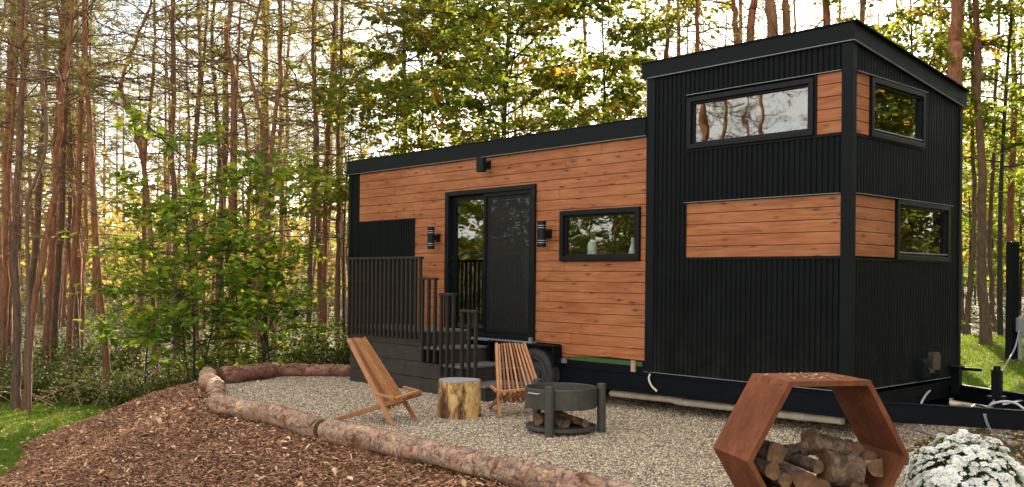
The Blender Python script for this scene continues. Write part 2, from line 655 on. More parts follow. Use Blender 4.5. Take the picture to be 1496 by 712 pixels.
# --- trees
MT['pinebark'] = barkmat('scots pine bark', (0.175, 0.092, 0.052), (0.34, 0.132, 0.058), 0.0, 3.0, 0.3)
MT['greybark'] = barkmat('grey brown pine bark', (0.145, 0.095, 0.060), (0.235, 0.108, 0.052), 1.5, 6.0, 0.3)
MT['twig'] = simple('dead pine twigs', (0.135, 0.074, 0.042), 0.85)
MT['darkbark'] = barkmat('dark smooth bark', (0.042, 0.036, 0.026), (0.06, 0.05, 0.034), 0, 6, 0.6)
MT['needles'] = leafmat('pine needles', [(0.0, (0.080, 0.084, 0.024)), (0.5, (0.175, 0.140, 0.042)), (0.8, (0.26, 0.165, 0.06)), (1.0, (0.34, 0.175, 0.07))], 0.55, 0.6)
MT['leaf_green'] = leafmat('green leaves', [(0.0, (0.070, 0.155, 0.014)), (0.5, (0.155, 0.265, 0.022)), (0.70, (0.28, 0.36, 0.028)), (0.86, (0.52, 0.47, 0.034)), (1.0, (0.64, 0.46, 0.034))], 0.65)
MT['leaf_turning'] = leafmat('turning leaves', [(0.0, (0.080, 0.135, 0.015)), (0.45, (0.165, 0.210, 0.020)), (0.72, (0.29, 0.27, 0.027)), (0.88, (0.52, 0.34, 0.034)), (1.0, (0.62, 0.25, 0.03))], 0.65)
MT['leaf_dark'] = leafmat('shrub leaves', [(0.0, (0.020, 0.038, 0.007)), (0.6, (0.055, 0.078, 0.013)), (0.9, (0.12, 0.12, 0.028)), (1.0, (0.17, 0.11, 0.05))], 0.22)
MT['leaf_mum'] = leafmat('mum leaves', [(0.0, (0.015, 0.042, 0.010)), (1.0, (0.065, 0.125, 0.030))], 0.2)
MT['petal'] = leafmat('white petals', [(0.0, (0.72, 0.68, 0.58)), (0.4, (0.86, 0.84, 0.78)), (1.0, (0.93, 0.92, 0.89))], 0.25)
MT['florheart'] = simple('cream flower heart', (0.72, 0.62, 0.30), 0.7)

# ------------------------------------------------------------------ terrain
LOGLINE = np.array([(-2.0, 15.0), (-3.0, 15.03), (-3.65, 14.95), (-4.05, 14.35), (-4.42, 13.9), (-4.15, 13.2), (-3.9, 12.6), (-3.5, 11.5), (-3.3, 10.85), (-2.93, 10.5), (-2.54, 10.1), (-2.14, 9.6), (-1.74, 9.16),
                    (-1.1, 8.45), (-0.55, 7.84), (-0.07, 7.33), (0.36, 6.93), (0.65, 6.65), (1.3, 6.0)])
PATIO = np.vstack([LOGLINE, [(3.0, 4.8), (9.0, 4.8), (16.0, 11.0), (16.0, 24.0), (0.0, 24.0), (-2.0, 18.0), (-1.9, 15.4)]])


def inside(X, Y, poly=PATIO):
    X, Y = np.asarray(X, float), np.asarray(Y, float)
    r = np.zeros(X.shape, bool)
    n = len(poly)
    for i in range(n):
        x1, y1 = poly[i]
        x2, y2 = poly[(i + 1) % n]
        if y1 == y2:
            continue
        c = ((y1 > Y) != (y2 > Y)) & (X < (x2 - x1) * (Y - y1) / (y2 - y1) + x1)
        r ^= c
    return r


def pdist(X, Y, poly=PATIO):
    X, Y = np.asarray(X, float), np.asarray(Y, float)
    d = np.full(X.shape, 1e9)
    n = len(poly)
    for i in range(n):
        a, b = poly[i], poly[(i + 1) % n]
        ab = b - a
        L2 = ab @ ab
        if L2 == 0:
            continue
        t = np.clip(((X - a[0]) * ab[0] + (Y - a[1]) * ab[1]) / L2, 0, 1)
        d = np.minimum(d, np.hypot(X - a[0] - t * ab[0], Y - a[1] - t * ab[1]))
    return d


def outd(X, Y):
    return np.where(inside(X, Y), 0.0, pdist(X, Y))


def H(X, Y):
    X, Y = np.asarray(X, float), np.asarray(Y, float)
    d = outd(X, Y)
    z = -0.85 * (0.35 * np.clip(d / 2.6, 0, 1) + 0.65 * smooth01(0.1, 2.8, d)) * smooth01(2.2, -0.6, X)
    z = z + 0.5 * smooth01(10.5, 19, Y) * smooth01(5.2, 9.5, X)
    z = z + (0.05 * wob(X, Y, 0.9, 3) + 0.10 * wob(X, Y, 0.25, 5)) * smooth01(1.0, 6, d)
    far = np.hypot(X, Y)
    z = z + 0.9 * wob(X, Y, 0.05, 9) * smooth01(30, 90, far) + 7.5 * smooth01(48, 150, far)
    return z


def Hs(x, y):
    return float(H(np.array([x]), np.array([y]))[0])


def sheet(name, mat, xs, ys, mask=None, dz=0.0, kind='structure', skirt=False):
    X, Y = np.meshgrid(xs, ys)
    Z = H(X, Y) + dz
    nx, ny = len(xs), len(ys)
    idx = np.arange(nx * ny).reshape(ny, nx)
    F = np.stack([idx[:-1, :-1], idx[:-1, 1:], idx[1:, 1:], idx[1:, :-1]], -1).reshape(-1, 4)
    if mask is not None:
        cx = (X[:-1, :-1] + X[1:, 1:]) / 2
        cy = (Y[:-1, :-1] + Y[1:, 1:]) / 2
        F = F[mask(cx, cy).ravel()]
    mb = MB()
    mb.add(np.stack([X, Y, Z], -1).reshape(-1, 3), F)
    o = mb.build(name, mat, smooth=True)
    tag(o, kind=kind)
    return o


gx = np.concatenate([np.linspace(-600, -60, 14), np.linspace(-50, -14, 25), np.arange(-13, 18, 0.2), np.linspace(18.5, 60, 28), np.linspace(80, 600, 14)])
gy = np.concatenate([np.linspace(-300, -30, 10), np.linspace(-25, 2, 14), np.arange(2.5, 26, 0.2), np.linspace(26.5, 70, 30), np.linspace(80, 900, 18)])
sheet('forest_ground', MT['floor'], gx, gy)


def right_dirt(X, Y):
    lx = (X - HC[0]) * HX[0] + (Y - HC[1]) * HX[1]
    ly = (X - HC[0]) * HY[0] + (Y - HC[1]) * HY[1]
    return (lx > 0.45 + 0.25 * wob(X, Y, 2.0, 4)) & (ly > -0.9 + 0.25 * wob(X, Y, 1.5, 6))


def m_gravel(X, Y):
    lx = (X - HC[0]) * HX[0] + (Y - HC[1]) * HX[1]
    ly = (X - HC[0]) * HY[0] + (Y - HC[1]) * HY[1]
    return inside(X, Y) & ~right_dirt(X, Y) & (ly < 2.9 + 0.2 * wob(X, Y, 1.3, 8)) & (Y < 17) & (X < 8)


def m_mulch(X, Y):
    d = pdist(X, Y, LOGLINE[:-1])
    return ~inside(X, Y) & (d < 2.55 + 0.3 * wob(X, Y, 1.1, 12)) & (X < 3.5) & (Y < 15.4 + 0.3 * wob(X, Y, 2, 2))


def m_lawn_left(X, Y):
    return (~m_mulch(X, Y)) & ~inside(X, Y) & (X < -3.0) & (Y < 17.4 + 0.5 * wob(X, Y, 0.9, 15) - 0.3 * smooth01(-5.5, -4, X)) & (Y > 6)


def m_lawn_right(X, Y):
    return (X > 6.2 + 0.3 * wob(X, Y, 1.2, 21)) & (Y > 11.6 + 0.5 * wob(X, Y, 0.9, 17)) & (Y < 18.5 + 0.5 * wob(X, Y, 0.6, 19))


sheet('gravel_patio', MT['gravel'], np.arange(-4.6, 8.01, 0.1), np.arange(4.6, 17.01, 0.1), m_gravel, 0.012)
sheet('mulch_bank', MT['mulch'], np.arange(-9.0, 4.01, 0.1), np.arange(3.0, 16.01, 0.1), m_mulch, 0.018)
sheet('lawn', MT['lawn'], np.arange(-22, 24.01, 0.2), np.arange(6.0, 20.01, 0.2), lambda X, Y: m_lawn_left(X, Y) | m_lawn_right(X, Y), 0.022)


def scatter(n, x0, x1, y0, y1, mask, dens_pow=1.0):
    """random points in a box that pass the mask; more of them near the viewer"""
    out = []
    tot = 0
    while tot < n:
        X = rng.uniform(x0, x1, n)
        Y = rng.uniform(y0, y1, n)
        k = mask(X, Y) & (rng.random(n) < np.clip((8.0 / np.maximum(Y, 6.0)) ** dens_pow, 0, 1))
        k &= (np.abs(X) < 0.60 * Y + 0.8)
        out.append(np.stack([X[k], Y[k]], -1))
        tot += k.sum()
    return np.concatenate(out)[:n]


def rand_rot(n, flat=1.0):
    """n random rotation matrices; flat<1 keeps the z axis near upright"""
    yaw = rng.uniform(0, 2 * np.pi, n)
    pit = rng.normal(0, 1, n) * flat
    rol = rng.normal(0, 1, n) * flat
    cy, sy, cp, sp, cr, sr = np.cos(yaw), np.sin(yaw), np.cos(pit), np.sin(pit), np.cos(rol), np.sin(rol)
    M = np.zeros((n, 3, 3))
    M[:, 0, 0] = cy * cp
    M[:, 0, 1] = cy * sp * sr - sy * cr
    M[:, 0, 2] = cy * sp * cr + sy * sr
    M[:, 1, 0] = sy * cp
    M[:, 1, 1] = sy * sp * sr + cy * cr
    M[:, 1, 2] = sy * sp * cr - cy * sr
    M[:, 2, 0] = -sp
    M[:, 2, 1] = cp * sr
    M[:, 2, 2] = cp * cr
    return M


def stamp(mb, P, M, S, V, F, tint, mi=0):
    """copy the small shape V,F to every point P with rotation M and per-axis scale S (n,3)"""
    V = np.asarray(V, float)
    F = np.asarray(F, int)
    n, k = len(P), len(V)
    W = np.einsum('nij,nkj->nki', M, V[None] * S[:, None, :]) + P[:, None, :]
    FF = (F[None] + (np.arange(n) * k)[:, None, None]).reshape(-1, F.shape[1])
    mb.add(W.reshape(-1, 3), FF, np.repeat(np.broadcast_to(tint, (n,)), len(F)), mi)


OCT_V = [(1, 0, 0), (-1, 0, 0), (0, 1, 0), (0, -1, 0), (0, 0, 1), (0, 0, -1)]
OCT_F = [(0, 2, 4), (2, 1, 4), (1, 3, 4), (3, 0, 4), (2, 0, 5), (1, 2, 5), (3, 1, 5), (0, 3, 5)]
t_ = 0.62
PEB_V = [(x, y, z) for z in (-0.62, 0.62) for (x, y) in ((1, .35), (.35, 1), (-.35, 1), (-1, .35), (-1, -.35), (-.35, -1), (.35, -1), (1, -.35))]
PEB_V = [(x * (0.8 if z > 0 else 1), y * (0.8 if z > 0 else 1), z) for x, y, z in PEB_V]
P = scatter(95000, -4.5, 7.0, 6.0, 16.5, m_gravel, 1.2)
n = len(P)
S = rng.uniform(0.005, 0.0118, (n, 1)) * np.stack([np.ones(n), rng.uniform(0.6, 1, n), rng.uniform(0.5, 0.85, n)], -1)
P3 = np.column_stack([P, H(P[:, 0], P[:, 1]) + 0.012 + S[:, 2] * rng.uniform(0.2, 0.9, n)])
mb = MB()
stamp(mb, P3, rand_rot(n, 0.25), S, OCT_V, OCT_F, np.clip(rng.beta(1.7, 1.6, n), 0, 1))
tag(mb.build('gravel', MT['pebble'], smooth=False), 'loose pale pea gravel spread over the patio', 'gravel', kind='stuff')

# mulch chips: slivers of bark
SLV_V = [(-1, -1, 0), (-1, 1, 0), (-0.8, 0, 1), (1, -0.7, 0), (1, 0.5, 0), (0.8, 0, 0.8)]
SLV_F = [(0, 3, 5, 2), (1, 2, 5, 4), (0, 1, 4, 3)]
P = scatter(120000, -8.5, 2.6, 5.2, 15.6, m_mulch, 1.3)
n = len(P)
L = rng.lognormal(-4.22, 0.5, n)
S = np.stack([L, L * rng.uniform(0.10, 0.42, n), L * rng.uniform(0.08, 0.22, n)], -1)
P3 = np.column_stack([P, H(P[:, 0], P[:, 1]) + 0.018 + rng.uniform(0.0, 0.03, n)])
mb = MB()
stamp(mb, P3, rand_rot(n, 0.30), S, SLV_V, SLV_F, np.clip(rng.beta(1.7, 2.1, n), 0, 1))
tag(mb.build('mulch_chips', MT['chip']), 'brown shredded bark mulch covering the bank', 'mulch', kind='stuff')

# fallen leaves
LEAF_V = [(-1, 0, 0), (-0.4, 0.5, 0.12), (0.45, 0.42, 0.10), (1, 0, -0.08), (0.45, -0.42, 0.16), (-0.4, -0.5, 0.10)]
LEAF_F = [(0, 3, 2, 1), (0, 5, 4, 3)]
PL = [scatter(900, -8.5, 2.6, 5.2, 15.6, m_mulch, 0.6), scatter(420, -4.5, 6.0, 6.0, 16.0, m_gravel, 0.3),
      scatter(700, -12, -4, 8, 17, m_lawn_left, 0.2), scatter(600, 6, 15, 11, 18.5, m_lawn_right, 0.2),
      scatter(2600, 3.0, 8.5, 7.8, 13.5, lambda X, Y: right_dirt(X, Y) & inside(X, Y), 0.2)]
P = np.concatenate(PL)
n = len(P)
big = np.concatenate([np.full(len(q), s) for q, s in zip(PL, (0.036, 0.030, 0.04, 0.045, 0.028))]) * rng.uniform(0.5, 1.25, n)
S = big[:, None] * np.stack([np.ones(n), rng.uniform(0.6, 1.1, n), np.ones(n)], -1)
P3 = np.column_stack([P, H(P[:, 0], P[:, 1]) + 0.045 + rng.uniform(0, 0.015, n)])
mb = MB()
stamp(mb, P3, rand_rot(n, 0.28), S, LEAF_V, LEAF_F, rng.beta(1.6, 1.4, n))
tag(mb.build('fallen_leaves', MT['dryleaf']), 'dry brown and yellow leaves fallen over the ground', 'leaves', kind='stuff')

# grass
BL_V = [(0, -1, 0), (0, 1, 0), (0.25, 0.55, 0.6), (0.25, -0.55, 0.6), (0.75, 0, 1)]
mb = MB()
for (nn, bx, mk, h0) in ((46000, (-13, -3.6, 8, 17.8), m_lawn_left, 0.050), (46000, (6.3, 15, 11.2, 19), m_lawn_right, 0.055)):
    def mk2(X, Y, mk=mk):
        return mk(X, Y)
    P = scatter(nn, *bx, mk2, 0.2)
    n = len(P)
    hh = h0 * rng.uniform(0.5, 1.5, n)
    S = np.stack([hh * rng.uniform(0.2, 1.2, n), rng.uniform(0.003, 0.007, n), hh], -1)
    M = rand_rot(n, 0.12)
    P3 = np.column_stack([P, H(P[:, 0], P[:, 1]) + 0.018])
    t = np.clip(rng.beta(2, 2.2, n) + 0.25 * wob(P[:, 0], P[:, 1], 0.8, 40), 0, 1)
    stamp(mb, P3, M, S, BL_V, [(0, 1, 2, 3)], t)
    stamp(mb, P3, M, S, BL_V, [(3, 2, 4)], t)
tag(mb.build('grass', MT['blade']), 'short green lawn grass at the edge of the woods', 'grass', kind='stuff')


# ------------------------------------------------------------------ logs
def bumpy(m, n, amp, seed, fx=3.0):
    r = np.random.default_rng(seed)
    th = np.linspace(0, 2 * np.pi, n, endpoint=False)
    s = np.linspace(0, 1, m)
    o = np.ones((m, n))
    for k in range(9):
        a = r.integers(1, 5)
        o += amp / 2.2 * np.sin(th[None] * a + r.uniform(0, 6.28) + s[:, None] * r.uniform(-1, 1) * fx * 3) * np.sin(s[:, None] * fx * r.uniform(0.5, 2.5) + r.uniform(0, 6.28))
    o += r.normal(0, amp * 0.28, (m, n))
    return o


def catmull(P, k):
    P = np.asarray(P, float)
    t = np.arange(len(P))
    tt = np.linspace(0, len(P) - 1, k)
    Q = np.vstack([2 * P[0] - P[1], P, 2 * P[-1] - P[-2]])
    i = np.minimum(tt.astype(int), len(P) - 2)
    u = (tt - i)[:, None]
    a, b, c, d = Q[i], Q[i + 1], Q[i + 2], Q[i + 3]
    return 0.5 * (2 * b + (c - a) * u + (2 * a - 5 * b + 4 * c - d) * u ** 2 + (3 * b - a - 3 * c + d) * u ** 3)


def log_thing(name, pts, r0, r1, mat, label, cat, group, seed, m=60, n=22, amp=0.085, zoff=None):
    P = np.array(pts, float)
    base = P[0].copy()
    mb = MB()
    Q = catmull(P - base, m)
    rr = np.linspace(r0, r1, m)
    mb.tube(Q, rr, n, True, 0.5, 0, 1, bumpy(m, n, amp, seed, 8))
    r = np.random.default_rng(seed + 5)
    # snags of lifted bark and knot stubs
    for k in range(int(m * 2.2)):
        i = r.integers(2, m - 2)
        th = r.uniform(0.1, 3.0)
        T = Q[i + 1] - Q[i - 1]
        T /= np.linalg.norm(T)
        A = np.cross(T, (0, 0, 1.0))
        A /= np.linalg.norm(A)
        B = np.cross(A, T)
        nrm = A * math.cos(th) + B * math.sin(th)
        side = np.cross(nrm, T)
        c = Q[i] + nrm * rr[i] * 1.01
        l, w = r.uniform(0.015, 0.06), r.uniform(0.008, 0.028)
        V = [c - T * l - side * w, c + T * l - side * w, c + T * l * 0.8 + side * w + nrm * 0.010, c - T * l * 0.7 + side * w + nrm * 0.016,
             c - T * l - side * w - nrm * 0.02, c + T * l - side * w - nrm * 0.02, c + T * l * 0.8 + side * w - nrm * 0.02, c - T * l * 0.7 + side * w - nrm * 0.02]
        mb.add(V, [(0, 1, 2, 3), (0, 4, 5, 1), (1, 5, 6, 2), (2, 6, 7, 3), (3, 7, 4, 0)])
    o = mb.build(name, [mat, MT['endgrain']], smooth=True, loc=base)
    tag(o, label, cat, group)
    return o


GL = 'logs laid end to end round the gravel patio'
log_thing('border_log', [(-1.75, 15.0, .09), (-2.5, 14.99, .10), (-3.0, 15.03, .09), (-3.62, 15.0, .10)], .085, .105, MT['logbark_red'], 'thin reddish border log at the far edge of the gravel, reaching behind the porch', 'log', GL, 1)
log_thing('border_log', [(-3.70, 14.90, .12), (-3.8, 14.5, .13), (-4.05, 14.02, .125), (-4.22, 13.86, .12)], .115, .13, MT['logbark_red'], 'short thick reddish border log lying at the back left bend of the gravel', 'log', GL, 2, 40)
log_thing('border_log', [(-4.47, 14.05, .13), (-4.2, 13.2, .12), (-3.88, 12.5, .12), (-3.52, 11.35, .11)], .118, .108, MT['logbark'], 'grey brown border log along the left end of the gravel, above the mulch bank', 'log', GL, 3)
log_thing('border_log', [(-3.46, 11.16, .11), (-3.22, 10.72, .12), (-2.54, 10.1, .12), (-2.14, 9.6, .11), (-1.83, 9.25, .10)], .108, .104, MT['logbark'], 'border log with pale peeled bark patches, joining the long front log behind the left chair', 'log', GL, 4, 80)
log_thing('border_log', [(-1.76, 9.13, .11), (-1.1, 8.45, .12), (-.55, 7.84, .12), (-.07, 7.33, .11), (.36, 6.93, .11), (.65, 6.65, .10), (1.5, 5.75, .10)], .106, .092, MT['logbark'], 'longest border log, flaking pinkish bark, running along the mulch to the bottom edge', 'log', GL, 5, 150, 26)

# ------------------------------------------------------------------ the house on its trailer
house = empty('tiny_house', HC, HROT)
tag(house, 'long tiny house on a trailer with cedar boards and black ribbed metal tower', 'tiny house')


def rsub(rects, hole):
    out = []
    a0, a1, b0, b1 = hole
    for (x0, x1, z0, z1) in rects:
        if a1 <= x0 or a0 >= x1 or b1 <= z0 or b0 >= z1:
            out.append((x0, x1, z0, z1))
            continue
        if a0 > x0:
            out.append((x0, a0, z0, z1))
        if a1 < x1:
            out.append((a1, x1, z0, z1))
        m0, m1 = max(x0, a0), min(x1, a1)
        if b0 > z0:
            out.append((m0, m1, z0, b0))
        if b1 < z1:
            out.append((m0, m1, b1, z1))
    return out


def planks(mb, rects, holes, z0, pitch, axis, face, thick=0.02, gap=0.0055, joints=True):
    """boards on a wall plane; axis 0: along x at y=face (outside is -y); axis 1: along y at x=face (outside is +x)"""
    r = random.Random(int(z0 * 1000) + axis)
    for (a0, a1, b0, b1) in rects:
        k = math.floor((b0 - z0) / pitch + 1e-4)
        while z0 + k * pitch < b1 - 0.004:
            lo, hi = max(b0, z0 + k * pitch + gap / 2), min(b1, z0 + (k + 1) * pitch - gap / 2)
            k += 1
            if hi - lo < 0.006:
                continue
            row = [(a0, a1, lo, hi)]
            for h in holes:
                row = [q for x in row for q in rsub([x], h)]
            if joints and a1 - a0 > 4:
                jx = r.uniform(a0 + 0.6, a1 - 0.6)
                row = [q for x in row for q in rsub([x], (jx - 0.002, jx + 0.002, 0, 9))]
            for (p, q, s, t) in row:
                if q - p < 0.01 or t - s < 0.004:
                    continue
                tn = r.random()
                c = min(0.004, (t - s) / 3)
                if axis == 0:
                    prof = [(face + thick, s), (face + 0.003, s), (face, s + c), (face, t - c), (face + 0.003, t), (face + thick, t)]
                    mb.prism(prof, 0, p, q, tn)
                else:
                    prof = [(face - thick, s), (face - 0.003, s), (face, s + c), (face, t - c), (face - 0.003, t), (face - thick, t)]
                    mb.prism(prof, 1, p, q, tn)


def ribbed(mb, a0, a1, b0, b1, axis, face, pitch=0.0635, top=None):
    """vertical ribbed metal sheet; outside is -y (axis 0) or +x (axis 1)"""
    sg = -1 if axis == 0 else 1
    nrib = max(1, int(round((a1 - a0) / pitch)))
    p = (a1 - a0) / nrib
    A, D = [], []
    for k in range(nrib):
        for f, d in ((0.0, 0.0), (0.58, 0.0), (0.68, -0.012), (0.90, -0.012)):
            A.append(a0 + (k + f) * p)
            D.append(d)
    A.append(a1)
    D.append(0.0)
    A, D = np.array(A), np.array(D)
    T = np.full(len(A), b1) if top is None else np.minimum(b1, top(A))
    m = len(A)
    V = np.zeros((2 * m, 3))
    other = 1 if axis == 0 else 0
    V[:m, axis] = A
    V[m:, axis] = A
    V[:m, other] = face + sg * D
    V[m:, other] = face + sg * D
    V[:m, 2] = b0
    V[m:, 2] = T
    i = np.arange(m - 1)
    F = np.stack([i, i + 1, m + i + 1, m + i], -1)
    if axis == 1 or True:
        pass
    mb.add(V, F)


def pane_box(mb, x0, x1, y0, y1, z0, z1):
    mb.box(x0, x1, y0, y1, z0, z1)


# --- structural shell (dark, with real openings)
DOOR = (-6.377, -4.465, 0.75, 2.85)
WIN = (-4.0, -2.672, 1.815, 2.462)
UWIN = (-1.985, -0.405, 3.078, 3.662)
PANEL = (-8.69, -7.163, 0.0, 2.49)
EWIN_U = (0.37, 1.600, 3.062, 3.668)
EWIN_L = (0.955, 2.262, 1.823, 2.462)
mb = MB()
for q in rsub(rsub([(-8.98, -2.58, 0.62, 3.32)], DOOR), WIN):
    mb.box(q[0], q[1], 0.024, 0.13, q[2], q[3])
for q in rsub([(-2.58, -0.02, 0.5, 3.99)], UWIN):
    mb.box(q[0], q[1], 0.024, 0.13, q[2], q[3])
for q in rsub(rsub([(0.13, 2.5, 0.5, 3.6)], EWIN_U), EWIN_L):
    mb.box(-0.13, -0.024, q[0], q[1], q[2], q[3])
mb.prism([(0.13, 3.6), (2.5, 3.6), (2.5, 3.66), (0.13, 3.97)], 0, -0.13, -0.024)
mb.box(-8.98, -0.024, 2.5, 2.575, 0.5, 3.0)
mb.box(-2.58, -0.024, 2.5, 2.575, 3.0, 3.66)
mb.prism([(0.13, 0.62), (2.5, 0.62), (2.5, 2.98), (0.13, 3.3)], 0, -8.98, -8.88)
mb.prism([(0.0, 3.2), (2.575, 3.0), (2.575, 3.64), (0.0, 3.97)], 0, -2.58, -2.50)
house_shell = mb.build('wall', MT['black_trim'], house)
tag(house_shell, 'dark framed walls behind the cladding')

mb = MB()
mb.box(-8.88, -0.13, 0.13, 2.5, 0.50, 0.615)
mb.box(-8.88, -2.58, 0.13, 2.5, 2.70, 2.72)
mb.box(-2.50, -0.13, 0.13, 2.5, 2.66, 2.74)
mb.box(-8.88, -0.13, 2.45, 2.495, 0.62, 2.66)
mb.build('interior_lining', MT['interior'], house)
mb = MB()
mb.box(-3.98, -2.70, 0.032, 0.36, 1.817, 1.84)
mb.box(-4.4, -2.60, 0.4, 1.0, 0.62, 1.55)
mb.build('kitchen_counter', MT['floorwood'], house)
mb = MB()
mb.box(-3.9, -2.75, 0.035, 0.18, 1.8405, 1.889)
mb.build('window_ledge', MT['interior'], house)

# --- cedar
mb = MB()
planks(mb, [(-8.69, -2.583, 0.621, 3.30)], [(DOOR[0], DOOR[1], 0, 2.853), (-4.0, -2.668, 1.812, 2.465), PANEL, (-6.4, -3.99, 0, 0.74), (-9, -6.3, 0, 0.75)], 0.621, 0.133, 0, 0.0)
# ragged lower edge beside the wheel arch
mb.prism([(-3.985, 0.617), (-3.985, 0.578), (-3.86, 0.570), (-3.84, 0.590), (-3.62, 0.606), (-3.30, 0.617)], 1, 0.004, 0.02, 0.3)
mb.build('cedar_siding', MT['cedar'], house)
for rc, ax in (((-0.375, -0.10, 3.078, 3.69), 0), ((-2.005, -0.10, 1.843, 2.465), 0)):
    mb = MB()
    planks(mb, [rc], [], 1.843 if ax == 0 and rc[2] < 2 else 3.078, 0.1245, 0, 0.0, joints=False)
    tag(mb.build('cedar_panel', MT['cedar_band'], house), 'cedar strip beside the upper window' if rc[2] > 2 else 'wide cedar band across the tower front')
for rc in ((0.07, 0.355, 3.07, 3.675), (0.07, 0.940, 1.843, 2.46)):
    mb = MB()
    planks(mb, [rc], [], 1.843 if rc[2] < 2 else 3.07, 0.1245, 1, 0.0, joints=False)
    tag(mb.build('cedar_panel', MT['cedar_band'], house), 'narrow cedar panel on the end wall')

# --- ribbed metal
mb = MB()
ribbed(mb, -2.46, -2.008, 0.5, 3.98, 0, -0.004)
ribbed(mb, -2.008, -0.10, 3.705, 3.98, 0, -0.004)
ribbed(mb, -2.008, -0.10, 2.478, 3.06, 0, -0.004)
ribbed(mb, -2.008, -0.10, 0.5, 1.83, 0, -0.004)
mb.build('ribbed_cladding', MT['black_metal'], house)
mb = MB()
rooflow = lambda y: 3.965 - (y - 0.0) * (0.325 / 2.575)
ribbed(mb, 0.07, 1.61, 3.688, 3.99, 1, 0.004, top=rooflow)
ribbed(mb, 1.61, 2.53, 2.478, 3.99, 1, 0.004, top=rooflow)
ribbed(mb, 0.07, 1.61, 2.478, 3.048, 1, 0.004)
ribbed(mb, 0.07, 2.272, 0.5, 1.828, 1, 0.004)
ribbed(mb, 2.272, 2.53, 0.5, 2.478, 1, 0.004)
mb.build('ribbed_cladding', MT['black_metal'], house)
mb = MB()
ribbed(mb, -8.69, -7.175, 0.70, 2.478, 0, -0.004)
ribbed(mb, -8.92, -8.70, 0.62, 3.30, 0, -0.004)
mb.build('ribbed_cladding', MT['black_metal'], house)

# --- trims
def strip(name, mat, b, bevel=0.0):
    m_ = MB()
    m_.box(*b)
    m_.build(name, mat, house, bevel=bevel)


for b in ((-2.583, -2.46, -0.018, 0.02, 0.5, 3.98), (-0.10, 0.018, -0.018, 0.069, 0.5, 3.96), (-0.05, 0.018, 2.53, 2.60, 0.5, 3.63), (-9.0, -8.92, -0.018, 0.10, 0.62, 3.30)):
    strip('corner_trim', MT['black_trim'], b, 0.003)
for b in ((-2.012, -1.998, -0.012, 0.02, 3.0, 3.70), (-2.012, -1.998, -0.012, 0.02, 1.83, 2.466), (-1.997, -0.102, -0.014, 0.02, 1.818, 1.842), (-1.997, -0.102, -0.014, 0.02, 3.050, 3.076), (-0.404, -0.377, -0.012, 0.02, 3.0765, 3.691),
          (-0.02, 0.014, 0.071, 2.29, 1.806, 1.822), (-0.02, 0.014, 0.071, 1.62, 3.042, 3.061), (-7.173, -7.150, -0.012, 0.02, 0.70, 2.50), (-8.69, -7.174, -0.012, 0.02, 2.478, 2.50)):
    strip('edge_trim', MT['black_trim'], b)
for b in ((-1.9975, -0.102, -0.032, 0.02, 3.694, 3.700), (-2.015, -0.102, -0.030, 0.02, 2.469, 2.475), (-0.02, 0.034, 0.071, 1.64, 3.679, 3.685), (-0.02, 0.034, 0.071, 2.33, 2.468, 2.474),
          (-2.56, 0.02, -0.040, 0.02, 3.969, 3.976), (-8.99, -2.585, -0.040, 0.02, 3.294, 3.300), (-2.60, 0.012, -0.012, 0.011, 0.493, 0.499), (-0.011, 0.014, 0.02, 2.58, 0.493, 0.499), (-2.60, -2.585, -0.01, 0.03, 3.53, 3.965)):
    strip('flashing', MT['flash'], b)
mb = MB()
mb.prism([(-0.035, 3.9685), (-0.035, 3.9755), (2.66, 3.640), (2.66, 3.633)], 0, 0.021, 0.043)
mb.build('flashing', MT['flash'], house)

# --- roofs
mb = MB()
mb.prism([(-0.036, 3.977), (-0.036, 4.150), (2.66, 3.825), (2.66, 3.641)], 0, -2.645, 0.038)
mb.prism([(-0.050, 4.151), (-0.050, 4.163), (2.68, 3.838), (2.68, 3.826)], 0, -2.665, 0.075)
o = mb.build('roof', MT['black_trim'], house, bevel=0.004)
tag(o, 'high black roof slab over the tower')
mb = MB()
mb.box(-0.62, -0.585, 1.3, 1.335, 4.0, 4.42)
mb.bar((-0.60, 1.25, 4.42), (-0.98, 1.10, 4.36), 0.10, 0.018)
v_ = mb.build('vent_hood', MT['boxmetal'], o)
mb = MB()
mb.prism([(-0.036, 3.301), (-0.036, 3.508), (2.66, 3.183), (2.66, 2.976)], 0, -9.03, -2.584)
mb.prism([(-0.046, 3.509), (-0.046, 3.520), (2.68, 3.195), (2.68, 3.184)], 0, -9.045, -2.584)
tag(mb.build('roof', MT['black_trim'], house, bevel=0.004), 'lower black roof over the cedar wing')


def frame_rect(mb, a0, a1, b0, b1, w, axis, f0, f1):
    """picture-frame of four bars, mitre-free butted"""
    def bx(p, q, s, t):
        if axis == 0:
            mb.box(p, q, f0, f1, s, t)
        else:
            mb.box(f0, f1, p, q, s, t)
    bx(a0, a1, b1 - w, b1)
    bx(a0, a1, b0, b0 + w)
    bx(a0, a0 + w, b0 + w, b1 - w)
    bx(a1 - w, a1, b0 + w, b1 - w)


